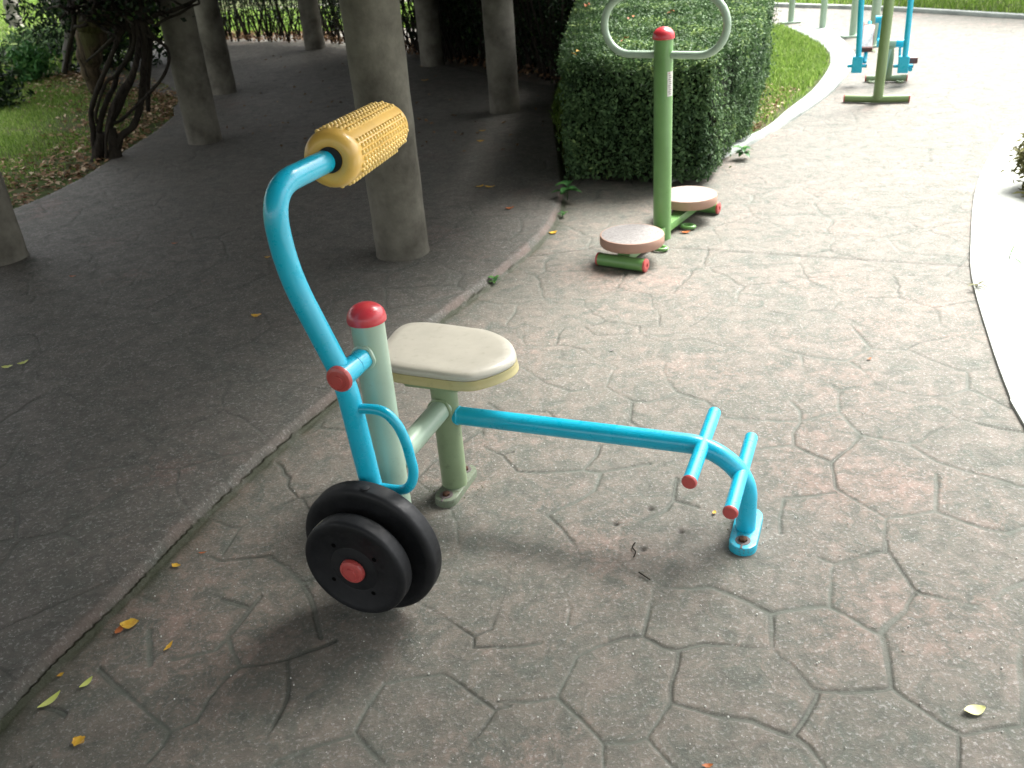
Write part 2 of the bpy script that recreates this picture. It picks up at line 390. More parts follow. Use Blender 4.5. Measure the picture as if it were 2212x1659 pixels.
# joints of the stamped pattern where the photo shows them clearly (points on the ground); random stones elsewhere
TRACED = [[(1074,1214),(1092,1231),(1101,1242),(1089,1270),(1074,1299)],[(1101,1242),(1153,1243),(1203,1233),(1250,1215),(1294,1207),(1332,1211)],[(1235,1167),(1247,1190),(1253,1211)],[(1339,1170),(1338,1190),(1332,1211)],[(1332,1211),(1361,1237),(1408,1270),(1411,1284),(1401,1325),(1386,1375)],[(1197,1234),(1212,1258),(1224,1290),(1232,1313),(1224,1349)],[(1386,1375),(1344,1379),(1291,1396),(1247,1419),(1226,1460),(1203,1507)],[(1386,1375),(1432,1398),(1464,1404),(1519,1390),(1578,1394),(1622,1398),(1663,1397)],[(1464,1404),(1461,1437),(1449,1480),(1449,1516)],[(1449,1516),(1505,1533),(1549,1545),(1622,1557),(1666,1576),(1704,1589)],[(1449,1516),(1432,1542),(1405,1580),(1399,1592)],[(1399,1592),(1358,1604),(1301,1604)],[(1399,1592),(1420,1615),(1449,1647),(1467,1671),(1490,1700)],[(1203,1507),(1232,1536),(1262,1565),(1301,1604),(1300,1636),(1303,1700)],[(1074,1514),(1139,1516),(1203,1507)],[(1408,1270),(1490,1270),(1537,1265),(1572,1280),(1622,1302),(1663,1324)],[(1663,1324),(1664,1360),(1666,1397)],[(1074,1400),(1130,1397),(1168,1390)],[(1663,1324),(1699,1316),(1745,1309),(1781,1308),(1795,1311)],[(1801,1220),(1798,1261),(1794,1299),(1795,1311)],[(1769,1204),(1804,1217),(1857,1201),(1915,1190)],[(1915,1167),(1918,1190),(1945,1231),(1974,1272),(1994,1281),(2047,1293),(2115,1308),(2144,1299),(2173,1272),(2267,1240)],[(1977,1281),(1965,1299),(1956,1319),(1924,1346),(1901,1366)],[(1795,1311),(1827,1328),(1863,1352),(1901,1368)],[(1905,1369),(1912,1407),(1921,1448),(1927,1483)],[(1666,1398),(1684,1419),(1710,1437),(1737,1469),(1757,1489)],[(1757,1489),(1798,1492),(1857,1494),(1912,1488),(1927,1483)],[(1766,1498),(1754,1524),(1731,1560),(1710,1586)],[(1710,1586),(1740,1609),(1766,1639),(1813,1700)],[(1927,1483),(1953,1504),(1997,1536),(2047,1568),(2079,1586)],[(2079,1586),(2135,1574),(2267,1557)],[(2069,1586),(2071,1621),(2072,1700)],[(2120,1311),(2150,1346),(2179,1369),(2267,1407)],[(2207,1384),(2205,1437),(2207,1495),(2210,1563)],[(764,1583),(797,1524),(829,1478),(896,1464),(955,1456),(984,1472),(1028,1504),(1069,1533)],[(1069,1532),(1101,1524),(1087,1521)],[(1069,1533),(1034,1583),(999,1624),(966,1656),(955,1700)],[(764,1583),(794,1618),(829,1653),(896,1647),(966,1656)],[(758,1589),(715,1601),(662,1618),(600,1639),(583,1659)],[(480,1466),(521,1439),(574,1434),(624,1422),(691,1398),(726,1384)],[(621,1425),(625,1466),(621,1510),(597,1554),(574,1589)],[(492,1375),(504,1404),(521,1439)],[(492,1375),(518,1343),(542,1313),(562,1290)],[(480,1296),(515,1305),(542,1313)],[(650,1258),(668,1290),(682,1319),(691,1378)],[(589,1205),(624,1231),(650,1258),(668,1255)],[(896,1299),(955,1331),(996,1355),(1025,1375),(1022,1398)],[(1022,1398),(1072,1396),(1087,1397)],[(955,1237),(1013,1230),(1054,1220),(1066,1205),(1101,1237),(1087,1290),(1075,1319),(1060,1360),(1025,1375)],[(243,1478),(278,1507),(322,1542),(366,1580)],[(366,1580),(352,1612),(322,1642)],[(366,1580),(422,1557),(451,1510),(483,1472),(519,1439)],[(372,1425),(425,1413),(469,1404),(492,1378)],[(451,1190),(460,1205),(475,1212),(542,1205),(589,1199)],[(322,1363),(322,1437)],[(243,1478),(205,1437),(164,1425)],[(1558,749),(1608,749),(1661,746),(1690,755),(1728,765),(1766,772),(1801,777),(1825,778),(1848,766),(1877,755)],[(1661,746),(1669,720),(1675,708)],[(1839,702),(1857,725),(1880,752),(1915,756),(1956,755),(1989,739),(2047,727)],[(1965,758),(2018,780),(2074,800),(2097,802),(2138,793)],[(2091,805),(2093,840),(2123,853),(2182,881)],[(1728,765),(1737,799),(1743,810),(1778,822),(1813,840)],[(1836,781),(1869,802),(1889,828),(1927,843),(1977,854),(2047,854),(2093,840)],[(1813,840),(1857,834),(1892,829)],[(1814,840),(1811,866),(1816,889),(1836,913),(1860,936),(1892,944),(1930,951),(1959,957),(1989,951),(2012,933),(2044,919),(2062,901)],[(2038,884),(2062,903),(2106,914),(2164,926),(2214,933)],[(1816,887),(1769,898),(1731,907),(1681,909),(1622,906),(1584,898)],[(1710,866),(1728,884),(1729,907),(1713,936),(1713,960)],[(1622,972),(1666,963),(1713,960),(1754,980),(1792,995)],[(1857,942),(1839,966),(1807,986),(1795,998),(1801,1024),(1807,1054),(1851,1083),(1886,1103),(1912,1118)],[(1912,1118),(1959,1112),(2021,1103),(2062,1118),(2120,1138),(2173,1150),(2214,1138)],[(2024,1021),(2021,1068),(2021,1103)],[(1974,966),(2021,995),(2077,1013),(2135,1027),(2214,1051)],[(1959,957),(1974,966)],[(1912,1118),(1912,1156),(1912,1194)],[(1807,1062),(1740,1071),(1693,1074),(1684,1112),(1684,1150)],[(1564,785),(1605,796),(1693,815),(1743,810)],[(1114,784),(1152,810),(1181,831),(1231,846),(1266,843),(1307,835),(1334,851),(1369,866),(1404,868),(1430,862)],[(1310,834),(1322,807),(1331,796)],[(1202,746),(1228,747),(1260,755),(1290,778),(1331,793)],[(1202,746),(1208,720),(1219,711)],[(1219,787),(1249,793),(1290,787)],[(1181,799),(1205,800),(1216,775),(1213,758)],[(1263,705),(1287,724),(1334,724),(1380,721),(1416,736),(1430,740),(1486,733),(1506,733),(1568,750)],[(1382,699),(1380,721)],[(1430,740),(1416,772),(1436,781),(1495,778),(1550,772),(1571,755),(1612,749),(1659,746)],[(1436,781),(1430,802),(1442,825),(1462,848),(1430,862)],[(1562,772),(1562,787),(1603,796)],[(1364,869),(1360,910),(1398,931),(1430,966)],[(1055,872),(1088,892),(1129,889),(1172,888),(1184,889),(1202,907)],[(1026,948),(1055,972),(1085,983),(1096,995),(1114,1018),(1172,1020),(1257,1015)],[(1085,983),(1111,976)],[(1296,963),(1287,986),(1260,1015),(1298,1023),(1284,1059),(1246,1083),(1181,1112)],[(1298,1021),(1363,1008),(1401,1001)],[(1460,1033),(1454,1080),(1506,1095)],[(1454,1080),(1436,1103),(1392,1124)],[(1181,1112),(1211,1138),(1237,1177),(1249,1194)],[(1345,1141),(1337,1185)],[(1129,720),(1126,734),(1137,749),(1202,746)],[(1462,848),(1524,866),(1568,901),(1612,907)]]
TR = [[g(*p)[:2] for p in l] for l in TRACED]
TZONE = [g(*p)[:2] for p in [(40, 1700), (250, 1385), (430, 1205), (600, 1180), (1026, 1180), (1060, 760), (1085, 705), (2140, 705), (2250, 900), (2500, 1750), (40, 1800)]]
def stamped(X, Y):
    wx = X+.05*(fnoise(X, Y, 4, 1)-.5)+.02*(vnoise(X, Y, 16, 3)-.5); wy = Y+.05*(fnoise(X, Y, 4, 5)-.5)+.02*(vnoise(X, Y, 16, 8)-.5)
    D = np.full(X.shape, 9.)
    for a in range(0, X.shape[0], 12):
        sx, sy = wx[a:a+12].ravel(), wy[a:a+12].ravel()
        sel = SEEDS[(SEEDS[:, 1] > sy.min()-.9) & (SEEDS[:, 1] < sy.max()+.9)]
        d2 = (sx[:, None]-sel[None, :, 0])**2+(sy[:, None]-sel[None, :, 1])**2
        idx = np.argpartition(d2, 1, axis=1)[:, :2]; q = np.take_along_axis(d2, idx, 1); o = np.argsort(q, axis=1); idx = np.take_along_axis(idx, o, 1); q = np.take_along_axis(q, o, 1)
        sep = np.hypot(*(sel[idx[:, 0]]-sel[idx[:, 1]]).T)
        D[a:a+12] = ((q[:, 1]-q[:, 0])/(2*sep+1e-9)).reshape(D[a:a+12].shape)
    inz = inpoly(X, Y, TZONE); zx, zy = X[inz]+.012*(fnoise(X[inz], Y[inz], 9, 1)-.5), Y[inz]+.012*(fnoise(X[inz], Y[inz], 9, 5)-.5)
    DT = np.full(zx.shape, 9.)
    for l in TR:
        l = np.array(l); b = (zx > l[:, 0].min()-.06) & (zx < l[:, 0].max()+.06) & (zy > l[:, 1].min()-.06) & (zy < l[:, 1].max()+.06)
        if b.any(): DT[b] = np.minimum(DT[b], dpoly(zx[b], zy[b], l))
    D[inz] = DT
    return D
DE = stamped(GX, GY)
wmod = fnoise(GX, GY, 2.3, 2); inside0 = inpoly(GX, GY, PLAT)
wid = .0028+.0065*np.clip((wmod-.38)*2.4, 0, 1)
groove = 1/(1+np.exp((DE-wid)/.0016)); gm = np.clip((fnoise(GX, GY, 2.6, 25)-.24)*4, .28, 1)*np.clip(dpoly(GX, GY, EDGE)/.04-.6, 0, 1); groove *= gm*np.where(inside0, .95, 1.)
side = np.abs(DE-wid*.85)
crack = np.exp(-(side/.0026)**2)*np.clip((fnoise(GX, GY, 4.1, 9)-.38)*4, .06, 1)*gm*np.where(inside0, .8, 1.)
# straight construction joint
JL = [g(2097, 575)[:2], g(1530, 540)[:2], g(1330, 528)[:2], g(1100, 560)[:2]]
jd = dpoly(GX, GY, JL); jg = np.exp(-(jd/.011)**2)
inside = inpoly(GX, GY, PLAT)
ed = dpoly(GX, GY, EDGE); ed_n = ed+.010*(fnoise(GX, GY, 14, 4)-.5)
sgn = np.where(inside, 1, -1)
nearedge = ed < .6
t_ = np.clip((sgn*ed_n+.022)/.052, 0, 1); stepf = np.where(nearedge, t_*t_*(3-2*t_), inside*1.)
Zh = STEP*stepf-.0040*groove*np.where(inside, .7, 1.)-.0015*crack-.006*jg+.004*(fnoise(GX, GY, 5, 6)-.5)+.012*(fnoise(GX, GY, .8, 7)-.5)*.6
Zh += np.where(inside & nearedge, -.010*np.exp(-(ed/.02)**2), 0)
moss = np.where(nearedge, np.exp(-((sgn*ed_n+.010)/.016)**2)*1.0+np.where(~inside, .55*np.exp(-(ed/.07)**2)*np.clip(fnoise(GX, GY, 9, 12)*2.2-.4, 0, 1), 0), 0)
moss *= np.clip(fnoise(GX, GY, 16, 15)*2.2-.2, .45, 1)
darka = np.clip(crack*.62+jg*.55, 0, 1)
nose = np.where(inside & nearedge, np.exp(-((ed-.012)/.020)**2)*np.clip(fnoise(GX, GY, 4, 44)*4-1.5, 0, 1), 0)
# bolt holes and grime near the machine
for hx, hy in [(1405, 1098), (1470, 1148), (1330, 1131), (1388, 1186)]:
    q = g(hx, hy); dd = np.hypot(GX-q[0], GY-q[1]); darka = np.maximum(darka, np.exp(-(dd/.012)**2)*1.); Zh -= .008*np.exp(-(dd/.010)**2)
V = np.stack([GX, GY, Zh], -1).reshape(-1, 3); nr, nc = GX.shape
idx = np.arange(nr*nc).reshape(nr, nc); Fq = np.stack([idx[:-1, :-1], idx[:-1, 1:], idx[1:, 1:], idx[1:, :-1]], -1).reshape(-1, 4)
cx = GX[:-1, :-1].ravel(); cy = GY[:-1, :-1].ravel(); inf = inside[:-1, :-1].ravel(); edf = (sgn*ed)[:-1, :-1].ravel()
isplat = inf | (edf > -.014) & (ed[:-1, :-1].ravel() < .5)
LEFTOUT = [*LG, np.array([-6.4, 17.2]), np.array([-30, 17.2]), np.array([-30, -3]), np.array([-5.6, 1.]), np.array([-4.6, 4.5])]
left = inpoly(cx, cy, LEFTOUT)
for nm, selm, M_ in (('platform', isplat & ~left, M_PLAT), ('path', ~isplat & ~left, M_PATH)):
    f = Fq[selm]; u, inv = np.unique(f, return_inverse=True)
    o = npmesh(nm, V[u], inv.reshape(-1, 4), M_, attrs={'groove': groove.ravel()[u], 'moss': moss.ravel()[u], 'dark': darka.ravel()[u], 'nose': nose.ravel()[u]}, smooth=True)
    tag(o, kind='structure')
mb = MB(); mb.add([(-80, -80, -.06), (80, -80, -.06), (80, 90, -.06), (-80, 90, -.06)], [(0, 1, 2, 3)])
tag(obj('ground', mb, M_SOIL), kind='structure')

def ribbon(name, inner, outer, z0, z1, material, round_=True):
    n = len(inner); V = []; F = []
    prof = [(0, z0), (.02, z1-.008), (.07, z1), (.93, z1), (.98, z1-.008), (1, z0)]
    for a, b in zip(inner, outer):
        for t, z in prof: p = np.array(a[:2])*(1-t)+np.array(b[:2])*t; V.append((p[0], p[1], z))
    k = len(prof)
    for i in range(n-1):
        for j in range(k-1): F.append((i*k+j, i*k+j+1, (i+1)*k+j+1, (i+1)*k+j))
    return obj(name, MB().add(V, F), material)
KO = [g(*p, .02)[:2] for p in [(1440, 392), (1500, 368), (1620, 308), (1700, 263), (1790, 203), (1835, 153), (1850, 118), (1800, 62)]]
KO = crom([np.array([*p, 0]) for p in KO], 6)
KI = [g(*p, .02)[:2] for p in [(1405, 376), (1480, 345), (1640, 283), (1700, 237), (1760, 187), (1793, 132), (1772, 95), (1700, 58)]]
KI = crom([np.array([*p, 0]) for p in KI], 6)
tag(ribbon('kerb', KO, KI, -.02, .028, M_KERB), kind='structure')
# right hand border slab with pebble finish
RK = [np.array([1.45, 1.2]), *[g(*p, .012)[:2] for p in [(2212, 915), (2180, 850), (2140, 740), (2100, 600), (2097, 520), (2105, 420), (2130, 350), (2170, 290), (2212, 268)]], np.array([5.4, 7.7]), np.array([9, 8.5])]
RK = [p[:2] for p in crom([np.array([*p, 0]) for p in RK], 5)]
M_SLAB = bpy.data.materials.new('pebble_slab'); M_SLAB.use_nodes = True; n = M_SLAB.node_tree; B = n.nodes['Principled BSDF']
pos = n.nodes.new('ShaderNodeNewGeometry').outputs['Position']
c = mix(n, (.34, .355, .335), (.17, .18, .17), mrange(n, noise(n, pos, 45, 3, .6), .54, .64, 0., .8)); n.links.new(mix(n, c, (.36, .375, .34), noise(n, pos, 2, 3)), B.inputs['Base Color']); B.inputs['Roughness'].default_value = .85
bp = n.nodes.new('ShaderNodeBump'); bp.inputs['Distance'].default_value = .006; bp.inputs['Strength'].default_value = .7; n.links.new(noise(n, pos, 50, 4), bp.inputs['Height']); n.links.new(bp.outputs[0], B.inputs['Normal'])
mb = MB(); prism(mb, [*[tuple(p) for p in RK], (12, 8.5), (12, -2), (1.3, -2)], -.03, .012)
tag(obj('border_pavement', mb, M_SLAB, smooth=False), kind='structure')

# lawns
def lawn_sheet(name, poly, z, material):
    mb = MB(); mb.add([(p[0], p[1], z) for p in poly], [tuple(range(len(poly)))]); o = obj(name, mb, material, smooth=False); return tag(o, kind='structure')
LL = [*[tuple(p) for p in LG], (-6.4, 17.2), (-12, 40), (-45, 40), (-45, -3), (-5.6, -1), (-4.55, 4.4)]
lawn_sheet('lawn_ground', [(p[0]+.25 if -7 < p[0] < -3 else p[0], p[1]) for p in LL], .022, M_SOIL)
RL = [*[tuple(p[:2]) for p in KI], (3.6, 14.0), (2.0, 14.6), (.9, 11), (.55, 8.5), (.5, 6.4)]
lawn_sheet('lawn_ground', RL, .016, M_SOIL)
def sample(poly, n, r_, dens=None):
    P = np.array([p[:2] for p in poly]); lo, hi = P.min(0), P.max(0); out = []
    tot = 0
    while tot < n:
        q = r_.uniform(lo, hi, (n*2, 2)); q = q[inpoly(q[:, 0], q[:, 1], poly)]
        if dens is not None: q = q[r_.random(len(q)) < dens(q[:, 0], q[:, 1])]
        out.append(q); tot += len(q)
    return np.concatenate(out)[:n]
r3 = np.random.default_rng(21)
LLn = [*[tuple(p) for p in LG[:7]], (-3.6, 11.2), (-5.2, 14), (-9, 14), (-8, 6.2), (-4.3, 6.0)]
def bare(x, y): # bare, littered strip next to the platform and under the vine
    d = dpoly(x, y, LG); return np.clip((d-.18)/.7+(fnoise(x, y, 2.2, 31)-.5)*1.6, .04, 1)*np.clip((fnoise(x, y, 1.1, 33)-.2)*3, .15, 1)
q = sample(LLn, 70000, r3, bare); V_, F_, v_ = blades(np.c_[q, np.full(len(q), .02)], .045, .007, .8, r3)
tag(npmesh('grass', V_, F_, M_GRASS, attrs={'v': v_}), 'bright green lawn grass left of the shaded platform, thin and littered near the vine', 'grass', kind='stuff')
q = sample([(-5.2, 14), (-9, 14), (-8, 9), (-16, 16), (-26, 38), (-9, 38), (-6, 17)], 40000, r3); V_, F_, v_ = blades(np.c_[q, np.full(len(q), .02)], .10, .03, .8, r3)
tag(npmesh('grass', V_, F_, M_GRASS, attrs={'v': v_}), 'sunlit green grass slope far off behind the vine trunks at the upper left', 'grass', kind='stuff')
def rdens(x, y): d = dpoly(x, y, [p[:2] for p in KI]); return np.clip(.25+(y-7.6)/1.6+(fnoise(x, y, 3, 41)-.5), .1, 1)*np.clip(d/.06, .2, 1)
q = sample(RL, 60000, r3, rdens); V_, F_, v_ = blades(np.c_[q, np.full(len(q), .015)], .06, .008, .8, r3)
tag(npmesh('grass', V_, F_, M_GRASS, attrs={'v': v_}), 'lush green grass between the box hedge and the pale kerb', 'grass', kind='stuff')
# leaf litter
q = sample(LLn, 3600, r3, lambda x, y: np.clip(1-dpoly(x, y, LG)/1.3, .015, 1)*np.clip((fnoise(x, y, 2, 51)-.25)*3, .1, 1))
V_, F_, v_ = leaves(np.c_[q, r3.uniform(.028, .05, len(q))], .055, np.tile([0, 0, 1.], (len(q), 1)), .35, .6, r3)
tag(npmesh('leaf_litter', V_, F_, M_LITTER, attrs={'v': v_}), 'dry brown and tan leaf litter on the grass around the twisted vine', 'leaf litter', kind='stuff')
q = sample([tuple(p) for p in [(1.3, 6.6), (2.14, 7.26), (2.9, 8.6), (2.6, 9.2), (1.6, 7.6)]], 1300, r3)
V_, F_, v_ = leaves(np.c_[q, r3.uniform(.02, .05, len(q))], .035, np.tile([0, 0, 1.], (len(q), 1)), .4, .6, r3)
tag(npmesh('leaf_litter', V_, F_, M_LITTER, attrs={'v': v_}), 'small dry leaves in the thin grass at the foot of the box hedge', 'leaf litter', kind='stuff')

# far kerb, grass strip and hedge beyond the path at the top right
FK = [g(*p)[:2] for p in [(1675, 15), (1900, 23), (2212, 42)]]
FKx = [FK[0]+(FK[0]-FK[1])*4, *FK, FK[2]+(FK[2]-FK[1])*2.5]
FKx = [p[:2] for p in crom([np.array([*p, 0]) for p in FKx], 5)]
def offset(line, d):
    out = []
    for i, p in enumerate(line):
        a = line[max(i-1, 0)]; b = line[min(i+1, len(line)-1)]; t = np.array(b[:2])-np.array(a[:2]); t /= np.linalg.norm(t); out.append(np.array(p[:2])+np.array([-t[1], t[0]])*d)
    return out
tag(ribbon('kerb', FKx, offset(FKx, .14), -.02, .05, M_KERB), kind='structure')
FG = offset(FKx, .14); FG2 = offset(FKx, 3.2); lawn_sheet('lawn_ground', [*map(tuple, FG), *map(tuple, offset(FKx, 14)[::-1])], .03, M_SOIL)
q = sample([*map(tuple, FG), *map(tuple, FG2[::-1])], 30000, r3); V_, F_, v_ = blades(np.c_[q, np.full(len(q), .03)], .09, .014, .7, r3)
tag(npmesh('grass', V_, F_, M_GRASS, attrs={'v': v_}), 'strip of green grass beyond the far white kerb at the top right', 'grass', kind='stuff')

# ------------------------------------------------------------------ hedges
def top_spread(poly, n, z0, z1, r_, depth=.10):
    """points in a shell around a vertical prism: top plus sides, with normals"""
    P = [np.array(p[:2], float) for p in poly]; m_ = len(P); L = [np.hypot(*(P[(i+1) % m_]-P[i])) for i in range(m_)]
    area_t = .5*abs(sum(P[i][0]*P[(i+1) % m_][1]-P[(i+1) % m_][0]*P[i][1] for i in range(m_))); H = z1-z0
    nt_ = int(n*area_t/(area_t+sum(L)*H)); q = sample(poly, nt_, r_)
    pts = [np.c_[q, z1-np.abs(r_.normal(0, depth*.45, nt_))+(.10*(fnoise(q[:, 0], q[:, 1], 4, 61)-.5)+np.where(r_.random(nt_) < .03, r_.uniform(0, .07, nt_), 0))*np.clip(depth/.12, 0, 1.2)]]; nn = [np.tile([0, 0, 1.], (nt_, 1))]
    ctr = sum(P)/m_
    for i in range(m_):
        k = int(n*L[i]*H/(area_t+sum(L)*H)); a, b = P[i], P[(i+1) % m_]; t = r_.random(k); e = (b-a)/L[i]; nv = np.array([e[1], -e[0]])
        if nv@((a+b)/2-ctr) < 0: nv = -nv
        z = r_.uniform(z0, z1, k); din = np.abs(r_.normal(0, depth*.5, k)); bul = .16*(fnoise(t*L[i]+i*3, z, 3.2, 62)-.5)-.05*np.clip((z1-z)/H, 0, 1)-.09*np.exp(-((z1-z)/.05)**2)+np.where(r_.random(k) < .04, r_.uniform(0, .09, k), 0)
        pts.append(np.c_[a[0]+(b[0]-a[0])*t-nv[0]*(din-bul), a[1]+(b[1]-a[1])*t-nv[1]*(din-bul), z]); nn.append(np.tile([nv[0], nv[1], .35], (k, 1)))
    return np.concatenate(pts), np.concatenate(nn)
HZ = .84
Hfoot = [g(*p, HZ)[:2] for p in [(1203, 128), (1330, 126), (1480, 124), (1545, 118), (1600, 82), (1645, 48), (1655, 20)]]
HB = [tuple(p) for p in Hfoot]+[tuple(np.array(Hfoot[-1])+[.55, 1.6]), tuple(np.array(Hfoot[-1])+[.0, 2.4]), tuple(np.array(Hfoot[0])+[.55, 4.2])]
print('hedge footprint', [tuple(np.round(p, 2)) for p in HB])
P_, N_ = top_spread(HB, 150000, .04, HZ, r3, .12)
rt = thing('box_hedge', 'dense clipped box hedge behind the green post with a twin-disc base', 'hedge', (HB[0][0]+.6, HB[0][1]+.6, 0))
V_, F_, v_ = leaves(P_, .030, N_, .8, .5, r3)
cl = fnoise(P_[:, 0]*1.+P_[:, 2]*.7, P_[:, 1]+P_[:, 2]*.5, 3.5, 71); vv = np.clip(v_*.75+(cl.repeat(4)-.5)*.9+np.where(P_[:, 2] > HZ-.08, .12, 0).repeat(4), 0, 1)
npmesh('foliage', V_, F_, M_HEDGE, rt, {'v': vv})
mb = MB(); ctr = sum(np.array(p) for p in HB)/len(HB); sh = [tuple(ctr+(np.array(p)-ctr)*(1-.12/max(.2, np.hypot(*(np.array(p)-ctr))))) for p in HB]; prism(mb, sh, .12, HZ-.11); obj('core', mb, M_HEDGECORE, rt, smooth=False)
mb = MB()
for k in range(26):
    t = r3.random(); e0, e1 = np.array(sh[0]), np.array(sh[3]); p = e0+(e1-e0)*t+[0, .06]; tube(mb, [(p[0], p[1], 0), (p[0]+r3.normal(0, .03), p[1], .15), (p[0]+r3.normal(0, .05), p[1]-.02, .4)], .008, 6)
obj('stems', mb, M_BARK, rt)
# fallen leaves lying on the hedge top
for i, (x, y, M_, lab) in enumerate([(1240, 117, M_YLEAF, 'yellow fallen leaf on the hedge top near its front left corner'), (1344, 88, M_OLEAF, 'orange leaf on the hedge seen inside the handle ring, left of the red cap'), (1306, 42, M_LITTER, 'brown curled leaf on the hedge just left of the ring handle'), (1358, 40, M_OLEAF, 'rust brown leaf on the hedge above the red post cap to the left'), (1445, 28, M_OLEAF, 'reddish brown leaf on the hedge directly above the red post cap'), (1265, 12, M_OLEAF, 'brown leaf at the far left back of the hedge top')]):
    p = g(x, y, HZ+.01); V_, F_, v_ = leaves([p+[dx, dy, .012*k] for k, (dx, dy) in enumerate([(0, 0), (.03, .015)])], .06, [[0, -.3, 1], [0.2, 0, 1]], .2, .6, r3, .2)
    tag(npmesh('fallen_leaf', V_, F_, M_, attrs={'v': np.full(len(V_), .4)}), lab, 'leaf', 'dead leaves lying on the clipped hedge')

def back_hedge(name, line, h, depth, nleaf, nstem, label, matl, clear=.14, ls=.045, dens=1.):
    L = [np.array(p[:2]) for p in line]; rt = thing(name, label, 'hedge', (*L[len(L)//2], 0))
    seg = [np.hypot(*(L[i+1]-L[i])) for i in range(len(L)-1)]; cum = np.r_[0, np.cumsum(seg)]; tot = cum[-1]
    s = r3.uniform(0, tot, nleaf); x = np.interp(s, cum, [p[0] for p in L]); y = np.interp(s, cum, [p[1] for p in L])
    z = clear+(h-clear)*r3.random(nleaf)**.62; y = y+r3.normal(0, depth/2.5, nleaf)+depth*.5; x = x+r3.normal(0, .08, nleaf)
    keep = r3.random(nleaf) < np.clip((z/(h*.42))+.25*(x > -.9), .10, 1)*(.4+1.2*(fnoise(s, z*1.4, 2.4, 81) > .42))
    V_, F_, v_ = leaves(np.c_[x, y, z][keep], ls, None, 1, .5, r3); npmesh('foliage', V_, F_, matl, rt, {'v': v_})
    mb = MB()
    for k in range(nstem):
        s = tot*(k+r3.random()*.9)/nstem; x0 = np.interp(s, cum, [p[0] for p in L]); y0 = np.interp(s, cum, [p[1] for p in L])+depth*.5+r3.normal(0, depth*.22)
        for j in range(r3.integers(2, 5)):
            a = r3.uniform(-.5, .5); b = r3.uniform(-.3, .3); P = [(x0, y0, 0), (x0+a*.08, y0, .15), (x0+a*.35, y0+b*.2, .5), (x0+a*.6, y0+b*.4, min(h, 1.0))]
            tube(mb, crom(P, 3), [.016]*3+[.012]*3+[.008]*3+[.006], 5)
    if nstem: obj('stems', mb, M_BARK, rt)
    return rt
BL = [g(*p)[:2] for p in [(1215, 195), (1180, 178), (1060, 156), (900, 121), (700, 94), (470, 92), (380, 92)]]
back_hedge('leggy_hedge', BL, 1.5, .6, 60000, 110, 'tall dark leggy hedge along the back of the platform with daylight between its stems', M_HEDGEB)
DH = [tuple(BL[0]+np.array([.7, .5])), tuple(BL[0]+np.array([.2, .35])), tuple(BL[2]+np.array([0, .55])), tuple(BL[3]+np.array([0, .6])), tuple(BL[3]+np.array([.3, 1.3])), tuple(BL[2]+np.array([.4, 1.6])), tuple(BL[0]+np.array([1.0, 1.6]))]  # right part of the back hedge, filled in dense and tall to block light
pp, nn_ = top_spread(DH, 30000, .10, 1.9, r3, .3); dh = thing('dark_hedge', 'dense light-blocking evergreen mass behind the columns nearest the box hedge', 'hedge', (DH[1][0], DH[1][1], 0))
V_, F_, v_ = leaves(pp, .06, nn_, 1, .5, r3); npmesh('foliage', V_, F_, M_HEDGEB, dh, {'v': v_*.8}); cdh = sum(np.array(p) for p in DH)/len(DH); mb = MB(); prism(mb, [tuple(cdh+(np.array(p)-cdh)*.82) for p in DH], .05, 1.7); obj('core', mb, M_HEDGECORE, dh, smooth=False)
q = sample([*[tuple(p) for p in BL], *[tuple(np.array(p)+[0, .9]) for p in BL[::-1]]], 2200, r3)
V_, F_, v_ = leaves(np.c_[q, r3.uniform(.02, .10, len(q))], .06, np.tile([0, 0, 1.], (len(q), 1)), .6, .6, r3)
tag(npmesh('leaf_litter', V_, F_, M_LITTER, attrs={'v': v_*.6}), 'brown leaf litter under the leggy hedge behind the columns', 'leaf litter', kind='stuff')
FH = offset(FKx, 1.05); FH = [p for p in FH if p[0] > g(1985, 0)[0]-.15]
back_hedge('far_hedge', FH, 2.2, .9, 26000, 0, 'dark hedge beyond the grass strip at the top right corner', M_HEDGEB, .0, .07)
# sunlit planting beyond the leggy hedge
q = sample([(-9, 18.5), (2, 15.8), (2, 19), (-9, 23)], 24000, r3); V_, F_, v_ = blades(np.c_[q, np.full(len(q), .0)], .16, .03, .7, r3)
tag(npmesh('ground_cover', V_, F_, M_GRASS, attrs={'v': v_}), 'bright low planting glimpsed through the stems of the leggy hedge', 'ground cover', kind='stuff')

# ------------------------------------------------------------------ pergola columns and roof
RZ = 2.6
cols = [((870.5, 545), .150, 'big weathered grey concrete column nearest the camera, directly behind the yellow roller'),
        ((1091, 240), .140, 'plain grey column standing left of the box hedge'),
        ((444, 305), .150, 'grey column just right of the twisted vine, base on the open platform'),
        ((484, 200), .148, 'grey column standing behind and right of the one beside the twisted vine'),
        ((681.5, 105), .150, 'farthest small column close to the leggy hedge, left of the big column'),
        ((935.5, 140), .150, 'dark column in the back row between the big column and the one by the box hedge'),
        ((5, 560), .150, 'column cut off by the left edge of the picture, only its right side visible'),
        ((424, 104), .150, 'dim column mostly hidden between the two columns beside the vine'),
        ]
for (px, py), r_, lab in cols:
    p = g(px, py, STEP); mb = MB(); n_ = 30
    lathe(mb, (p[0], p[1], 0), (0, 0, 1), [(r_*1.03, STEP-.02), (r_*1.02, STEP+.012)]+[(r_*(1+.012*math.sin(k*1.7)), STEP+.03+(RZ-.06)*k/n_) for k in range(n_+1)], 40)
    o = obj('column', mb, M_CONC); o.location = (0, 0, 0)
    tag(o, lab, 'column', 'concrete columns of the pergola')
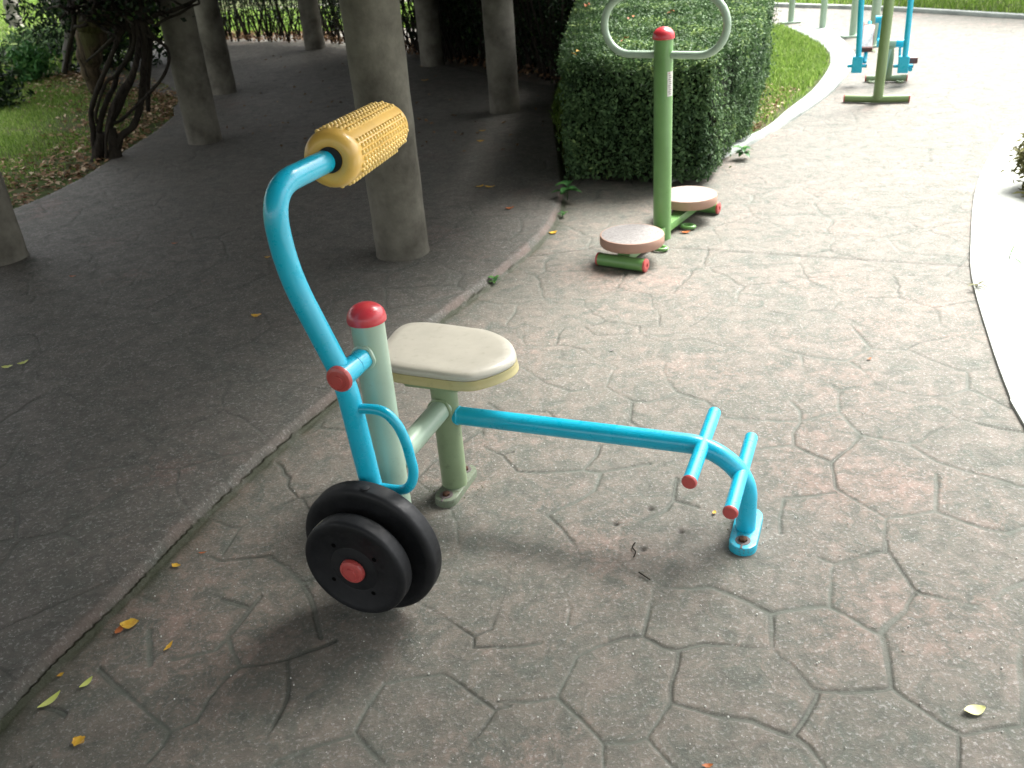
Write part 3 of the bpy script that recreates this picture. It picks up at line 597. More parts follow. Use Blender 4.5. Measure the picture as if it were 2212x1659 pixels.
roofpoly = [(-1.5, -1.2), (-.95, 1.6), (-.55, 2.6), (.25, 3.8), (.75, 5.0), (1.0, 7), (1.3, 10.3), (-.5, 13.6), (-2.9, 16.5), (-6.6, 17.8), (-6.6, 14.5), (-4.0, 11.5), (-3.1, 9), (-3.2, 6.5), (-5.5, 3), (-6.5, -1.2)]
mb = MB(); prism(mb, roofpoly, RZ, RZ+.22); 
for i in range(len(roofpoly)):      # deep edge beams added under the roof rim to darken the platform
    a = np.array(roofpoly[i]); b = np.array(roofpoly[(i+1) % len(roofpoly)]); e = (b-a)/np.hypot(*(b-a)); box(mb, ((a[0]+b[0])/2, (a[1]+b[1])/2, RZ-.151), (e[0], e[1], 0), (-e[1], e[0], 0), (0, 0, 1), np.hypot(*(b-a))/2, .10, .15, .05)
ro = obj('pergola_roof', mb, M_CONC, smooth=False)
tag(ro, kind='structure')
# unseen leaf curtain added below the roof rim to block skylight
RIM = [np.array(p) for p in [(-1.45, -1.2), (-.9, 1.6), (-.5, 2.6), (.3, 3.8), (.8, 5.0), (1.05, 7), (1.35, 10.3), (-.45, 13.6), (-2.9, 16.5)]]
sg_ = [np.hypot(*(RIM[i+1]-RIM[i])) for i in range(len(RIM)-1)]; cm_ = np.r_[0, np.cumsum(sg_)]; rr7 = np.random.default_rng(17); sN = rr7.uniform(0, cm_[-1], 24000)
hang = .35+.5*fnoise(sN, sN*0, 1.6, 91); yN = np.interp(sN, cm_, [p[1] for p in RIM]); hang = hang+.65*np.clip((yN-4.2)/1.2, 0, 1)*np.clip((11-yN)/1., 0, 1); pv = np.c_[np.interp(sN, cm_, [p[0] for p in RIM])+rr7.normal(0, .10, 24000), np.interp(sN, cm_, [p[1] for p in RIM])+rr7.normal(0, .07, 24000), 2.80-hang*rr7.random(24000)**.7]
V_, F_, v_ = leaves(pv, .13, None, 1, .5, rr7)
pr = thing('shading_climber', 'unseen leafy climber added along the pergola roof rim to shade the platform', 'climber', (.3, 3.8, RZ)); npmesh('foliage', V_, F_, M_CROWN, pr, {'v': v_})

# ------------------------------------------------------------------ trees, vine
def limb(mb, px, Y, rr, sub=5, seg=9):
    """limb through pixel points lying about Y metres ahead; rr radii in metres"""
    P = [aty(x, y, Y+(dy if len(q) == 0 else q[0])) for (x, y, *q), dy in zip(px, [0]*len(px))]
    Q = crom(P, sub); rs = np.interp(np.linspace(0, 1, len(Q)), np.linspace(0, 1, len(rr)), rr)
    rs = rs*(1+.10*np.sin(np.arange(len(Q))*1.3)); tube(mb, Q, list(rs), seg)
cr = lambda pts, dz=None: [(x/3., y/3.) if len(r) == 0 else (x/3., y/3., r[0]) for x, y, *r in pts]
vy = g(235, 345, .02)[1]
rt = thing('twisted_vine', 'thick twisted wisteria-like vine with many intertwined dark stems at the platform edge', 'vine', g(235, 350, .02))
mb = MB()
limb(mb, cr([(625, 1105), (640, 980), (660, 860)]), vy, [.065, .05, .045])
limb(mb, cr([(745, 1045), (740, 930), (720, 830)]), vy, [.065, .05, .04])
obj('trunk', mb, M_BARK, rt)
stems = [([(625, 1090), (612, 930), (600, 820), (590, 750), (600, 680), (640, 560), (700, 420), (760, 270), (800, 190), (830, 60), (830, -160)], [.05, .035, .032, .03, .03]),
 ([(745, 1030), (720, 900), (710, 820, .05), (760, 720, .1), (830, 560, .1), (880, 420), (900, 280), (940, 150), (960, 0), (960, -160)], [.05, .04, .035, .035]),
 ([(760, 960), (790, 880), (860, 820), (900, 720, .08), (920, 600, .1), (930, 450), (940, 300), (930, 150), (900, -60), (900, -160)], [.045, .045, .04, .04]),
 ([(740, 800), (790, 775), (880, 690, -.1), (980, 590, -.15), (1060, 490, -.15), (1095, 390, -.1), (1080, 310), (1030, 270), (980, 220), (940, 130)], [.022, .02, .02]),
 ([(640, 850), (660, 750), (700, 640), (740, 560, .1), (770, 460, .1), (830, 380, .1), (870, 280), (860, 150), (840, 0), (830, -160)], [.04, .03, .03]),
 ([(700, 860), (720, 740, -.05), (780, 600, -.1), (850, 500, -.1), (890, 370, -.1), (900, 200), (870, 50), (850, -160)], [.045, .035, .03]),
 ([(690, 1020, -.05), (690, 870, -.08), (735, 720, -.1), (760, 620, -.1), (840, 560), (870, 500, .1), (900, 380, .1), (1000, 250)], [.02, .018, .016]),
 ([(630, 800), (620, 740, -.05), (660, 600, -.05), (700, 520), (740, 500), (800, 420, .1), (850, 260, .1), (800, 80)], [.02, .022, .022]),
 ([(960, 720, .3), (960, 500, .25), (970, 300, .2), (900, 100, .1), (820, -80)], [.03, .035, .04]),
 ([(480, 20), (560, 110), (700, 110), (820, 180), (930, 260)], [.02, .025, .03]),
 ([(500, -60), (600, 60), (720, 160), (860, 200), (990, 240)], [.02, .025, .03]),
 ([(880, 180), (1000, 100), (1110, 70), (1190, 40), (1260, 0), (1330, -60)], [.03, .025, .02]),
 ([(1000, 170, -.1), (1080, 120, -.1), (1160, 90), (1240, 40), (1290, 20), (1270, -40)], [.018, .016, .014]),
 ([(690, -60), (760, 60), (900, 140), (980, 260, .1)], [.03, .03, .03]), ([(1040, -60), (930, 60), (820, 150), (700, 280), (560, 400, .2)], [.03, .03, .015]),
 ([(420, -60, .1), (470, 60), (480, 160), (450, 300, .2), (420, 470, .3)], [.03, .03, .03])]
for pts, rr in stems:
    mb = MB(); limb(mb, cr(pts), vy, [q*.66 for q in rr]); obj('stem', mb, M_BARK, rt)
r4 = np.random.default_rng(5)
mb = MB()
for k in range(46):
    x0, y0 = r4.uniform(440, 1020), r4.uniform(-150, 160); a = r4.uniform(-1, 1); L_ = r4.uniform(150, 420)
    pts = [(x0, y0, r4.uniform(-.2, .3))]
    for j in range(4): pts.append((pts[-1][0]+a*L_/4+r4.normal(0, 25), pts[-1][1]+L_/5*r4.uniform(-.4, 1), r4.uniform(-.2, .3)))
    limb(mb, cr(pts), vy, [.016, .012, .008], 3, 6)
obj('tangled_twigs', mb, M_BARK, rt)
pts = np.array([aty(x/3, y/3, vy+.1+r4.normal(0, .2)) for x, y in np.c_[r4.normal(770, 170, 1500), r4.uniform(-400, 130, 1500)]])
V_, F_, v_ = leaves(pts, .05, None, 1, .6, r4); npmesh('foliage', V_, F_, M_HEDGEB, rt, {'v': v_})
# second trunk, furrowed and mossy, behind the vine
def tree(label, base_px, pts, rr, material, cat='tree', depth=None, crown=None, name='tree', Y=None):
    b = g(*base_px, .02); Y = Y or b[1]; rt = thing(name, label, cat, (b[0], b[1], 0)); mb = MB(); limb(mb, pts, Y, rr, 6, 14); obj('trunk', mb, material, rt)
    top = aty(*pts[-1][:2], Y)
    for k in range(3):
        mb = MB(); d = np.array([r4.normal(0, .6), r4.normal(0, .6), 1.1]); tube(mb, crom([top-[0, 0, .3], top+d*.5, top+d*1.2+[r4.normal(0, .3), 0, 0]], 4), list(np.linspace(rr[-1]*.7, .02, 9)), 8); obj('branch', mb, material, rt)
    if crown:
        n_, rad, hh, ls = crown; C_ = np.array([top[0], top[1], max(top[2]+hh, hh)]); cl = C_+r4.normal(size=(36, 3))*[rad*.5, rad*.5, rad*.28]
        P = cl[r4.integers(0, 36, n_)]+r4.normal(size=(n_, 3))*rad*.16; V_, F_, v_ = leaves(P, ls, None, 1, .55, r4); npmesh('crown', V_, F_, M_CROWN, rt, {'v': v_})
    return rt
mossy = tree('mossy furrowed tree trunk right behind the twisted vine', (205, 205), cr([(625, 600), (590, 480), (580, 350), (600, 180), (620, 30), (640, -200), (660, -520)]), [.05, .09, .13, .15, .17, .18], M_MOSSY, crown=(900, 1.6, 2.0, .16), name='mossy_tree', Y=9.3)
for k in range(12):
    a = 2*math.pi*k/12; mb = MB(); limb(mb, cr([(625+25*math.cos(a), 600), (592+52*math.cos(a), 470, 9.3+.08*math.sin(a)), (580+66*math.cos(a), 350, 9.3-.12*math.sin(a)), (598+74*math.cos(a), 180), (620+80*math.cos(a), 30), (640+84*math.cos(a), -200)]), 9.3-.12*abs(math.sin(a)), [.022, .038, .045, .05, .05]); obj('bark_rib', mb, M_MOSSY, mossy)
tree('slim pale tree trunk leaning left of the vine near the top left', (143, 157), cr([(430, 470), (440, 330), (455, 190), (420, 120), (385, 20), (350, -160), (300, -400)]), [.06, .07, .075, .10, .11, .12], M_BARKP, crown=(700, 1.8, 2.4, .2), name='pale_tree')
tree('pale far tree trunk in the top left corner', (30, 62), [(38, 66), (30, 40), (22, 0), (10, -80), (0, -180)], [.16, .15, .14], M_BARKP, crown=(700, 2.2, 3.0, .25), name='pale_tree')
tree('thin far pale trunk left of the leaning pale tree', (100, 20), [(104, 22), (98, 0), (92, -40), (85, -160)], [.12, .12, .1], M_BARKP, crown=(700, 2.2, 3., .25), name='pale_tree')
# shrubs in the left background
def shrub(name, label, p, rad, h, n_, ls, matl, cat='shrub', clus=14, stems=7):
    rt = thing(name, label, cat, (p[0], p[1], 0)); cl = np.c_[r4.normal(0, rad*.5, clus)+p[0], r4.normal(0, rad*.5, clus)+p[1], r4.uniform(.2, .85, clus)*h]
    P = cl[r4.integers(0, clus, n_)]+r4.normal(size=(n_, 3))*[rad*.3, rad*.3, h*.16]; P[:, 2] = np.abs(P[:, 2])
    V_, F_, v_ = leaves(P, ls, None, 1, .35, r4); npmesh('foliage', V_, F_, matl, rt, {'v': v_})
    for k in range(stems):
        mb = MB(); e = cl[k % clus]; tube(mb, crom([(p[0]+r4.normal(0, .05), p[1]+r4.normal(0, .05), 0), (p[0]+(e[0]-p[0])*.4, p[1]+(e[1]-p[1])*.4, e[2]*.55), e], 4), list(np.linspace(.016, .005, 9)), 6); obj('stem', mb, M_BARK, rt)
    return rt
shrub('dark_shrub', 'dark spiky-leaved shrub cut off by the left edge above the lawn', g(2, 232, .02), .30, .85, 1500, .11, M_HEDGEB)
shrub('dark_shrub', 'dark round bush on the far lawn behind the pale tree trunks', g(110, 120, .02), .55, .42, 3600, .12, M_HEDGE, clus=22)
shrub('dark_shrub', 'shadowed bush at the very top left beyond the grass slope', g(20, -60, .02), 1.6, 2.0, 4000, .25, M_HEDGEB, clus=20)
shrub('dark_shrub', 'shadowed bush behind the mossy trunk, left of the columns', g(250, 150, .02), .9, 1.6, 7000, .12, M_HEDGEB, clus=22)
shrub('leafy_bush', 'light green leafy sprig between the pale tree trunks', g(60, 175, .02), .35, .45, 900, .12, M_WEED, clus=8)
shrub('dry_bush', 'straggly olive bush at the right edge on the white pavement', g(2262, 405, .01), .15, .34, 3800, .05, M_BUSH, clus=12)
# unseen trees, crowns placed overhead to shade the foreground
def shade_tree(label, p, th, rad, n_, ls, cen, clus=70, squash=.3):
    rt = thing('shade_tree', label, 'tree', (p[0], p[1], 0)); mb = MB(); tube(mb, crom([(p[0], p[1], -.05), (p[0]+.1, p[1], th*.5), (p[0], p[1]+.1, th)], 6), list(np.linspace(.24, .14, 13)), 14); obj('trunk', mb, M_BARK, rt)
    cl = np.array(cen)+r4.normal(size=(clus, 3))*[rad*.5, rad*.5, rad*squash*.5]
    for k in range(7):
        e = cl[k]; mb = MB(); tube(mb, crom([(p[0], p[1], th*.9), ((p[0]+e[0])/2, (p[1]+e[1])/2, (th+e[2])/2+.2), e], 4), list(np.linspace(.10, .02, 9)), 8); obj('limb', mb, M_BARK, rt)
    P = cl[r4.integers(0, clus, n_)]+r4.normal(size=(n_, 3))*[rad*.14, rad*.14, rad*.08]; P[:, 2] = np.where(P[:, 2] < 2.9, 5.8-P[:, 2], P[:, 2]); V_, F_, v_ = leaves(P, ls, None, 1, .6, r4); npmesh('crown', V_, F_, M_CROWN, rt, {'v': v_})
shade_tree('unseen broad shade tree rooted behind the photographer with its crown over the machine', (-1.8, -2.2), 2.8, 4.0, 34000, .28, (-1.1, 1.0, 3.9))
shade_tree('second shade tree, unseen and added for its shade, rooted to the right behind the photographer', (3.4, -2.4), 3.2, 2.4, 5200, .26, (.5, 3.1, 4.4), clus=40)

# ------------------------------------------------------------------ the machine in the foreground
S = g(984, 1055); z1 = zat(961, 872, S); Mp = g(843, 1008, z1).copy(); Mp[2] = 0; Fb = g(1610, 1153)
A = Mp-S; A /= np.linalg.norm(A); Bv = np.array([-A[1], A[0], 0]); Bv = Bv if Bv[0] > 0 else -Bv; Z = np.array([0, 0, 1.])
Bf = (Fb-S)/np.linalg.norm(Fb-S)
mach = thing('massage_exercise_machine', 'outdoor exercise machine with yellow knobbed roller, cream seat, blue foot bar and black weights', 'exercise machine', (Mp+S)/2*[1, 1, 0])
def P3(a, b, z): return Mp+A*a+Bv*b+Z*z
ztop = zat(788, 655, Mp); zc = ztop-.045
mb = MB(); tube(mb, [P3(0, 0, -.02), P3(0, 0, .2), P3(0, 0, .5), P3(0, 0, zc+.01)], .0455, 40); obj('main_post', mb, M_LGREEN, mach)
mb = MB(); lathe(mb, P3(0, 0, zc), Z, [(.046, -.006), (.0525, -.004), (.0535, .002)]+[(.0525*math.cos(t), .006+.040*math.sin(t)) for t in np.linspace(0, math.pi/2, 12)], 48); obj('post_cap', mb, M_RED, mach)
mb = MB(); tube(mb, [S-Z*.0, S+Z*.2, S+Z*.455], .0435, 40); obj('seat_post', mb, M_LGREEN2, mach)
mb = MB(); tube(mb, [S+Z*z1+A*.02, (S+Mp)/2+Z*z1, Mp+Z*z1-A*.02], .035, 32); obj('crossbar', mb, M_LGREEN, mach)
def weldring(name, c, ax, r, mt, t=.006):
    mb = MB(); a, x, y = basis(ax); tube(mb, [c+r*(math.cos(t_)*x+math.sin(t_)*y)+a*.002*math.sin(t_*5) for t_ in np.linspace(0, 2*math.pi, 30, endpoint=False)], t, 8, closed=True); return obj(name, mb, mt, mach)
weldring('weld_seam', S+Z*z1+A*.044, A, .036, M_LGREEN2)
weldring('weld_seam', Mp+Z*z1-A*.046, A, .036, M_LGREEN)
# seat
so_ = [(-.092, -.243), (-.160, -.252), (-.209, -.244), (-.237, -.211), (-.248, -.137), (-.240, -.006), (-.229, .082), (-.183, .165), (-.116, .215), (-.056, .235), (.006, .220), (.065, .178), (.098, .125), (.100, .005), (.093, -.125), (.060, -.205), (-.01, -.235)]
sc = [p[:2] for p in crom([np.array([*p, 0]) for p in so_+[so_[0]]], 6)][:-1]; cs = np.mean(sc, 0); zs = .507; ZS = zat(957, 770, S)
def seatmesh(rings):
    V = []; F = []; n_ = len(sc)
    for s_, z in rings:
        for a, b in sc: q = cs+(np.array([a, b])-cs)*s_; V.append(S+A*q[0]+Bv*q[1]+Z*z)
    for i in range(len(rings)-1):
        for k in range(n_): F.append((i*n_+k, i*n_+(k+1) % n_, (i+1)*n_+(k+1) % n_, (i+1)*n_+k))
    F.append(tuple(range(n_))[::-1]); F.append(tuple((len(rings)-1)*n_+k for k in range(n_))); return MB().add(V, F)
seat = obj('seat', seatmesh([(.95, ZS-.026), (.986, ZS-.024), (.992, ZS-.018), (.984, ZS-.012), (.965, ZS-.006), (.93, ZS), (.80, ZS+.001), (.55, ZS-.003), (.3, ZS-.005), (.02, ZS-.005)]), M_SEAT, mach, angle=60)
obj('seat_underside', seatmesh([(.96, ZS-.058), (.992, ZS-.057), (1.012, ZS-.055), (1.012, ZS-.051), (1.003, ZS-.048), (.999, ZS-.036), (.992, ZS-.0255), (.955, ZS-.0255)]), M_SEATY, seat, angle=60)
mb = MB(); box(mb, S+Z*(ZS-.064), A, Bv, Z, .09, .10, .006); obj('seat_bracket', mb, M_LGREEN2, mach)
# foot bar
zb = .295
fpts = [S+Bf*.030+Z*(zb-.002), S+Bf*.830+Z*(zb+.004), S+Bf*.930+Z*(.255), S+Bf*.968+Z*.180, Fb+Z*.10, Fb-Z*.004]
pth = fillet([S+Bf*.030+Z*zb, S+Bf*.855+Z*(zb+.004), S+Bf*.968+Z*.205, Fb+Z*(-.004)], [.09, .12], 10)
mb = MB(); tube(mb, pth, .0300, 32); obj('foot_bar', mb, M_BLUE, mach)
weldring('weld_seam', S+Bf*.043+Z*zb, Bf, .0285, M_BLUE, .004)
for k, (b0, zz, an, af) in enumerate([(.833, .303, .205, -.190), (.949, .224, .209, -.196)]):
    c0 = S+Bf*b0+Z*zz; mb = MB(); tube(mb, [c0+A*af, c0, c0+A*(an-.004)], .0205, 28); pg = obj('foot_peg', mb, M_BLUE, mach)
    mb = MB(); lathe(mb, c0+A*(an-.004), A, [(.0206, 0), (.0218, .001), (.0216, .006), (.018, .010), (.0, .0115)], 28); obj('end_cap', mb, M_REDOLD, pg)
    mb = MB(); lathe(mb, c0+A*af, -A, [(.0204, 0), (.0204, .002), (.014, .006), (.0, .007)], 28); obj('end_cap', mb, M_BLUE, pg)
    for s_ in (-1, 1):  # oval slots cut in the far side of each peg
        mid = c0+A*(.115 if s_ > 0 else -.125); nv = (-Bf*.97+Z*.24); nv /= np.linalg.norm(nv); mb = MB(); up = np.cross(A, nv)
        V = [mid+nv*(.0209-.0035*abs(math.sin(t))**2)+A*.036*math.cos(t)+up*.0075*math.sin(t) for t in np.linspace(0, 2*math.pi, 24, endpoint=False)]; mb.add(V, [tuple(range(24))]); obj('slot', mb, M_INK, pg)
def stadium(c, ax, hl, hw, z0, z1, name, mt, parent, slot=True):
    ay = np.cross(Z, ax); pts = []
    for k in range(13): t = -math.pi/2+math.pi*k/12; pts.append((hl-hw+hw*math.cos(t), hw*math.sin(t)))
    for k in range(13): t = math.pi/2+math.pi*k/12; pts.append((-(hl-hw)+hw*math.cos(t), hw*math.sin(t)))
    V = []; n_ = len(pts); rg = [(1., z0), (1., z1-.006), (.97, z1-.001), (.92, z1)]
    for s_, z in rg:
        for a, b in pts: V.append(c+ax*(a*s_)+ay*(b*s_)+Z*z)
    F = [(i*n_+k, i*n_+(k+1) % n_, (i+1)*n_+(k+1) % n_, (i+1)*n_+k) for i in range(len(rg)-1) for k in range(n_)]+[tuple((len(rg)-1)*n_+k for k in range(n_))]
    pl = obj(name, MB().add(V, F), mt, parent)
    for s_ in (-1, 1):
        q = c+ax*(hl-hw)*s_; mb = MB(); lathe(mb, q+Z*(z1-.001), Z, [(.0225, .0), (.0225, .0025)], 24); obj('bolt_hole', mb, M_INK, pl)
        mb = MB(); lathe(mb, q+Z*(z1+.0015), Z, [(.013, 0), (.013, .007), (.010, .009), (0, .009)], 6); obj('bolt', mb, M_RUST, pl)
        mb = MB(); e = q+ax*s_*.026; box(mb, e+Z*(z1+.0005), ax, ay, Z, .013, .0028, .0016); obj('slot', mb, M_INK, pl)
    return pl
Fa = g(1605, 1193); Fz = g(1637, 1118)
stadium(Fb+np.array([.002, 0, 0]), A, .110, .041, -.004, .026, 'base_plate', M_PEELB, mach)
stadium(S+np.array([.004, .0, 0]), A, .118, .040, -.004, .026, 'base_plate', M_PEEL, mach)
mb = MB(); r5 = np.random.default_rng(2)
for k in range(90):
    c0 = S if k < 75 else Fb; a = r5.uniform(0, 6.28); q = c0+np.array([math.cos(a), math.sin(a), 0])*r5.uniform(.04, .095); s_ = r5.uniform(.0008, .003)
    lathe(mb, q, Z, [(s_, .0), (s_*1.1, s_*.5), (0, s_)], 6)
tag(obj('grit', mb, M_SOIL), 'loose soil and grit around the feet of the exercise machine', 'grit', kind='stuff')
# pivot
zp = zat(800.6, 757, Mp); AA = .140
mb = MB(); tube(mb, [P3(.03, 0, zp), P3(.095, 0, zp)], .029, 32); obj('pivot_tube', mb, M_BLUE, mach)
mb = MB(); tube(mb, [P3(.098, 0, zp), P3(.167, 0, zp)], .0300, 32); obj('pivot_sleeve', mb, M_BLUE, mach)
weldring('weld_seam', P3(.046, 0, zp), A, .0295, M_LGREEN, .007)
def cap(P, r, nm, par=mach):
    mb = MB(); lathe(mb, P, A, [(r*.9, -.004), (r, 0), (r, .006), (r*.93, .011), (r*.72, .014), (r*.70, .0125), (r*.42, .0145), (r*.40, .0175), (r*.25, .0185), (0, .0185)], 48); return obj(nm, mb, M_REDOLD, par)
cap(P3(.167, 0, zp), .036, 'pivot_cap')
# swing arm
ab, az_ = .041, .217
armpts = [P3(AA, .034, .19), P3(AA, .004, .662), P3(AA, -.008, zp), P3(AA, -.118, .985), P3(AA, -.132, 1.05), P3(AA, -.130, 1.12)]
near = atdist(712, 346, 2.46); far = atdist(838, 271, 3.02); axr = (far-near)/np.linalg.norm(far-near)
corner = P3(AA, -.122, 1.192)
arm1 = fillet([P3(AA, .034, .19), P3(AA, -.006, zp-.02), P3(AA, -.120, .99), corner, near+axr*.05], [.06, .12, .115], 12)
mb = MB(); tube(mb, arm1, .0300, 32); arm = obj('swing_arm', mb, M_BLUE, mach)
mb = MB(); tube(mb, crom([P3(AA, .0, .607), P3(AA, .087, .612), P3(AA, .128, .580), P3(AA, .148, .530), P3(AA, .156, .477), P3(AA, .159, .433), P3(AA, .144, .389), P3(AA, .110, .366), P3(AA, .03, .362)], 6), .0138, 20); obj('loop_handle', mb, M_BLUE, mach)
# roller
RR = .0765; LR = np.linalg.norm(far-near)
prof = [(.034, .012), (.034, .0), (.050, -.004), (.062, .0), (.071, .008), (RR, .024)]+[(RR, t) for t in np.linspace(.03, LR-.05, 10)]+[(RR*.99, LR-.04), (RR*.93, LR-.02), (RR*.80, LR-.006), (RR*.55, LR+.002), (0, LR+.004)]
mb = MB(); lathe(mb, near, axr, prof, 64); rol = obj('roller', mb, M_YEL, mach)
mb = MB(); lathe(mb, near, axr, [(.0335, .004), (.0335, -.005), (.0278, -.0055)], 40); obj('rubber_collar', mb, M_BLACK, rol)
mb = MB(); a_, x_, y_ = basis(axr)
kr = 0; nb = 17; gapz = math.radians(20)
up_ = Z-a_*(Z@a_); up_ /= np.linalg.norm(up_); sd_ = np.cross(a_, up_)
bandc = [math.radians(v) for v in (18, 108, 198, 288)]      # smooth bands between the studded panels
for pc in [math.radians(v) for v in (0, 90, 180, 270)]:
    for j in range(6):
        th = pc+(j-2.5)*math.radians(12.2)
        for i in range(nb):
            h = .048+(LR-.115)*(i+(.5 if j % 2 else 0))/(nb-.5); d = math.cos(th)*up_+math.sin(th)*sd_
            lathe(mb, near+axr*h+d*(RR-.0015), d, [(.0074, 0), (.0070, .004), (.0048, .0076), (0, .0092)], 8)
o = obj('studs', mb, M_YEL2, rol); o['kind'] = 'stuff'
# weights
def disc(a0, a1, rad, nm):
    b = .010; return lambda: None
def weight(a0, a1, rad, bev):
    t = a1-a0; prof = [(0, 0), (rad-.02, 0), (rad-bev, 0.0)]+[(rad-bev+bev*math.sin(q), bev-bev*math.cos(q)) for q in np.linspace(.2, math.pi/2, 6)]+[(rad-bev+bev*math.cos(q), t-bev+bev*math.sin(q)) for q in np.linspace(0, math.pi/2-.15, 6)]+[(rad-bev-.012, t), (rad-bev-.016, t-.003), (rad*.48, t-.003), (rad*.46, t-.0045), (rad*.44, t-.003), (0, t-.003)]
    mb = MB(); lathe(mb, P3(a0, ab, az_), A, prof, 96); return obj('weight_disc', mb, M_BLACK, mach, angle=50)
w1 = weight(.184, .244, .2005, .014); w2 = weight(.268, .322, .152, .012)
mb = MB(); tube(mb, [P3(.13, ab, az_), P3(.325, ab, az_)], .022, 24); obj('axle', mb, M_BLACK, mach)
for an in (35, 125, 215, 305):
    a = R(an); q = P3(.3192, ab+.085*math.cos(a), az_+.085*math.sin(a)); mb = MB(); lathe(mb, q, A, [(.0065, 0), (.0065, .0008)], 16); obj('screw_hole', mb, M_HOLE, w2)
cap(P3(.322, ab, az_), .036, 'hub_cap')
th = R(86); rd = Bv*math.cos(th)+Z*math.sin(th); q = P3(.222, ab, az_)+rd*.2000
mb = MB(); lathe(mb, q, rd, [(.0125, 0), (.0125, .003), (.011, .004), (0, .0042)], 24); obj('button', mb, M_BLACK, w1)
# pale scuffed patch on the front disc
mb = MB(); pts = [(151, .292), (154, .318), (157, .314), (161, .300), (158, .294), (155, .288)]
th0 = R(130); V = []
for da, a in [(-3, .296), (-1, .306), (2, .312), (5, .309), (3, .303), (1.5, .300), (0, .290), (-2, .286)]:
    t = th0+R(da*2.0); rr_ = .1526 if a < .3115 else .1515; V.append(P3(a, ab+rr_*math.cos(t), az_+rr_*math.sin(t)))
mb.add(V, [tuple(range(8))]); obj('worn_patch', mb, mat('scuffed_filler', (.34, .32, .26), .9), w2)

# ------------------------------------------------------------------ waist twister
T = g(1430, 514); bd = np.array([.56, .82, 0]); bd /= np.linalg.norm(bd); pd = np.array([bd[1], -bd[0], 0])
tw = thing('waist_twister', 'green post with red cap, ring handle and two studded discs before the box hedge', 'exercise machine', (T[0], T[1], 0))
zt = zat(1436, 57, T); zcb = zt-.055
mb = MB(); tube(mb, [T, T+Z*.4, T+Z*.8, T+Z*(zcb+.01)], .0500, 40); po = obj('post', mb, M_GREEN, tw)
mb = MB(); lathe(mb, T+Z*zcb, Z, [(.051, -.006), (.057, -.003), (.058, .004)]+[(.057*math.cos(t), .008+.047*math.sin(t)) for t in np.linspace(0, math.pi/2, 12)], 48); obj('post_cap', mb, M_RED, tw)
zr = zat(1436, 118, T); rr_ = .145; hw = .34
def ringpt(x, z): return T+pd*x+Z*(zr+z)
rp = []
for k in range(17): t = -math.pi/2+math.pi*k/16; rp.append(ringpt(hw-rr_+rr_*math.cos(t), rr_+rr_*math.sin(t)))
for k in range(17): t = math.pi/2+math.pi*k/16; rp.append(ringpt(-(hw-rr_)+rr_*math.cos(t), rr_+rr_*math.sin(t)))
mb = MB(); tube(mb, rp, .0195, 20, closed=True); obj('ring_handle', mb, M_LGREEN, tw)
mb = MB(); box(mb, T+Z*.055, bd, pd, Z, .50, .036, .022); obj('base_beam', mb, M_GREEN, tw)
for s_ in (-1, 1):
    c0 = T+bd*.52*s_+Z*.036; mb = MB(); tube(mb, [c0-pd*.135, c0, c0+pd*.132], .034, 28); ft = obj('foot_tube', mb, M_GREEN, tw)
    for e in (-1, 1):
        mb = MB(); lathe(mb, c0+pd*.132*e, pd*e, [(.034, 0), (.036, .002), (.035, .010), (.030, .013), (.012, .013), (.012, .009), (0, .009)], 28); obj('end_cap', mb, M_REDOLD, ft)
    dc = T+bd*(.395 if s_ < 0 else .375)*s_; zd = .10
    mb = MB(); lathe(mb, dc+Z*zd, Z, [(.150, -.004), (.168, 0), (.172, .006), (.172, .044), (.169, .052), (.166, .0535), (.160, .0525)], 64); tt = obj('turntable', mb, M_DISC, tw)
    mb = MB(); lathe(mb, dc+Z*(zd+.0), Z, [(.163, .0528), (.155, .0505), (.10, .0490), (0, .0485)][0:4], 64)
    for rr2 in np.arange(.012, .166, .0125):
        nn_ = max(6, int(2*math.pi*rr2/.0125))
        for k in range(nn_):
            a = 2*math.pi*k/nn_; lathe(mb, dc+np.array([rr2*math.cos(a), rr2*math.sin(a), zd+.050]), Z, [(.0042, -.001), (.0036, .0025), (0, .0042)], 5)
    obj('studded_top', mb, M_DISCT, tt)
    mb = MB(); lathe(mb, dc+Z*.07, Z, [(.06, 0), (.06, .035)], 24); obj('bearing', mb, M_GREEN, tt)
    lc = T+bd*.20*s_+pd*.075+Z*.016; mb = MB(); pts = [lc+bd*.026*math.cos(t)+pd*(.040*math.sin(t)) for t in np.linspace(0, 2*math.pi, 20, endpoint=False)]; tube(mb, pts, .0105, 10, closed=True); obj('anchor_loop', mb, M_GREEN, tw)
# sticker on the post
a0 = math.atan2(-T[1], -T[0]); mb = MB(); zz0 = zat(1447, 205, T); zz1 = zat(1447, 152, T); V = []
for k in range(7):
    a = a0+R(25+45*k/6)
    for z in (zz0, zz1): V.append(T+np.array([math.cos(a), math.sin(a), 0])*.0512+Z*z)
mb.add(V, [(2*k, 2*k+2, 2*k+3, 2*k+1) for k in range(6)]); st = obj('sticker', mb, M_STICK, po)
for k in range(11):
    f = (k+.8)/12; z = zz1+(zz0-zz1)*f; mb = MB(); V = []
    w0, w1_ = (31, 50) if k else (34, 44)
    for j in range(4):
        a = a0+R(w0+(w1_-w0)*j/3+(k % 3)*3)
        for dz in (-.0018, .0018): V.append(T+np.array([math.cos(a), math.sin(a), 0])*.0520+Z*(z+dz))
    mb.add(V, [(2*j, 2*j+2, 2*j+3, 2*j+1) for j in range(3)]); obj('printed_line', mb, M_REDINK if k == 0 else M_INK, st)

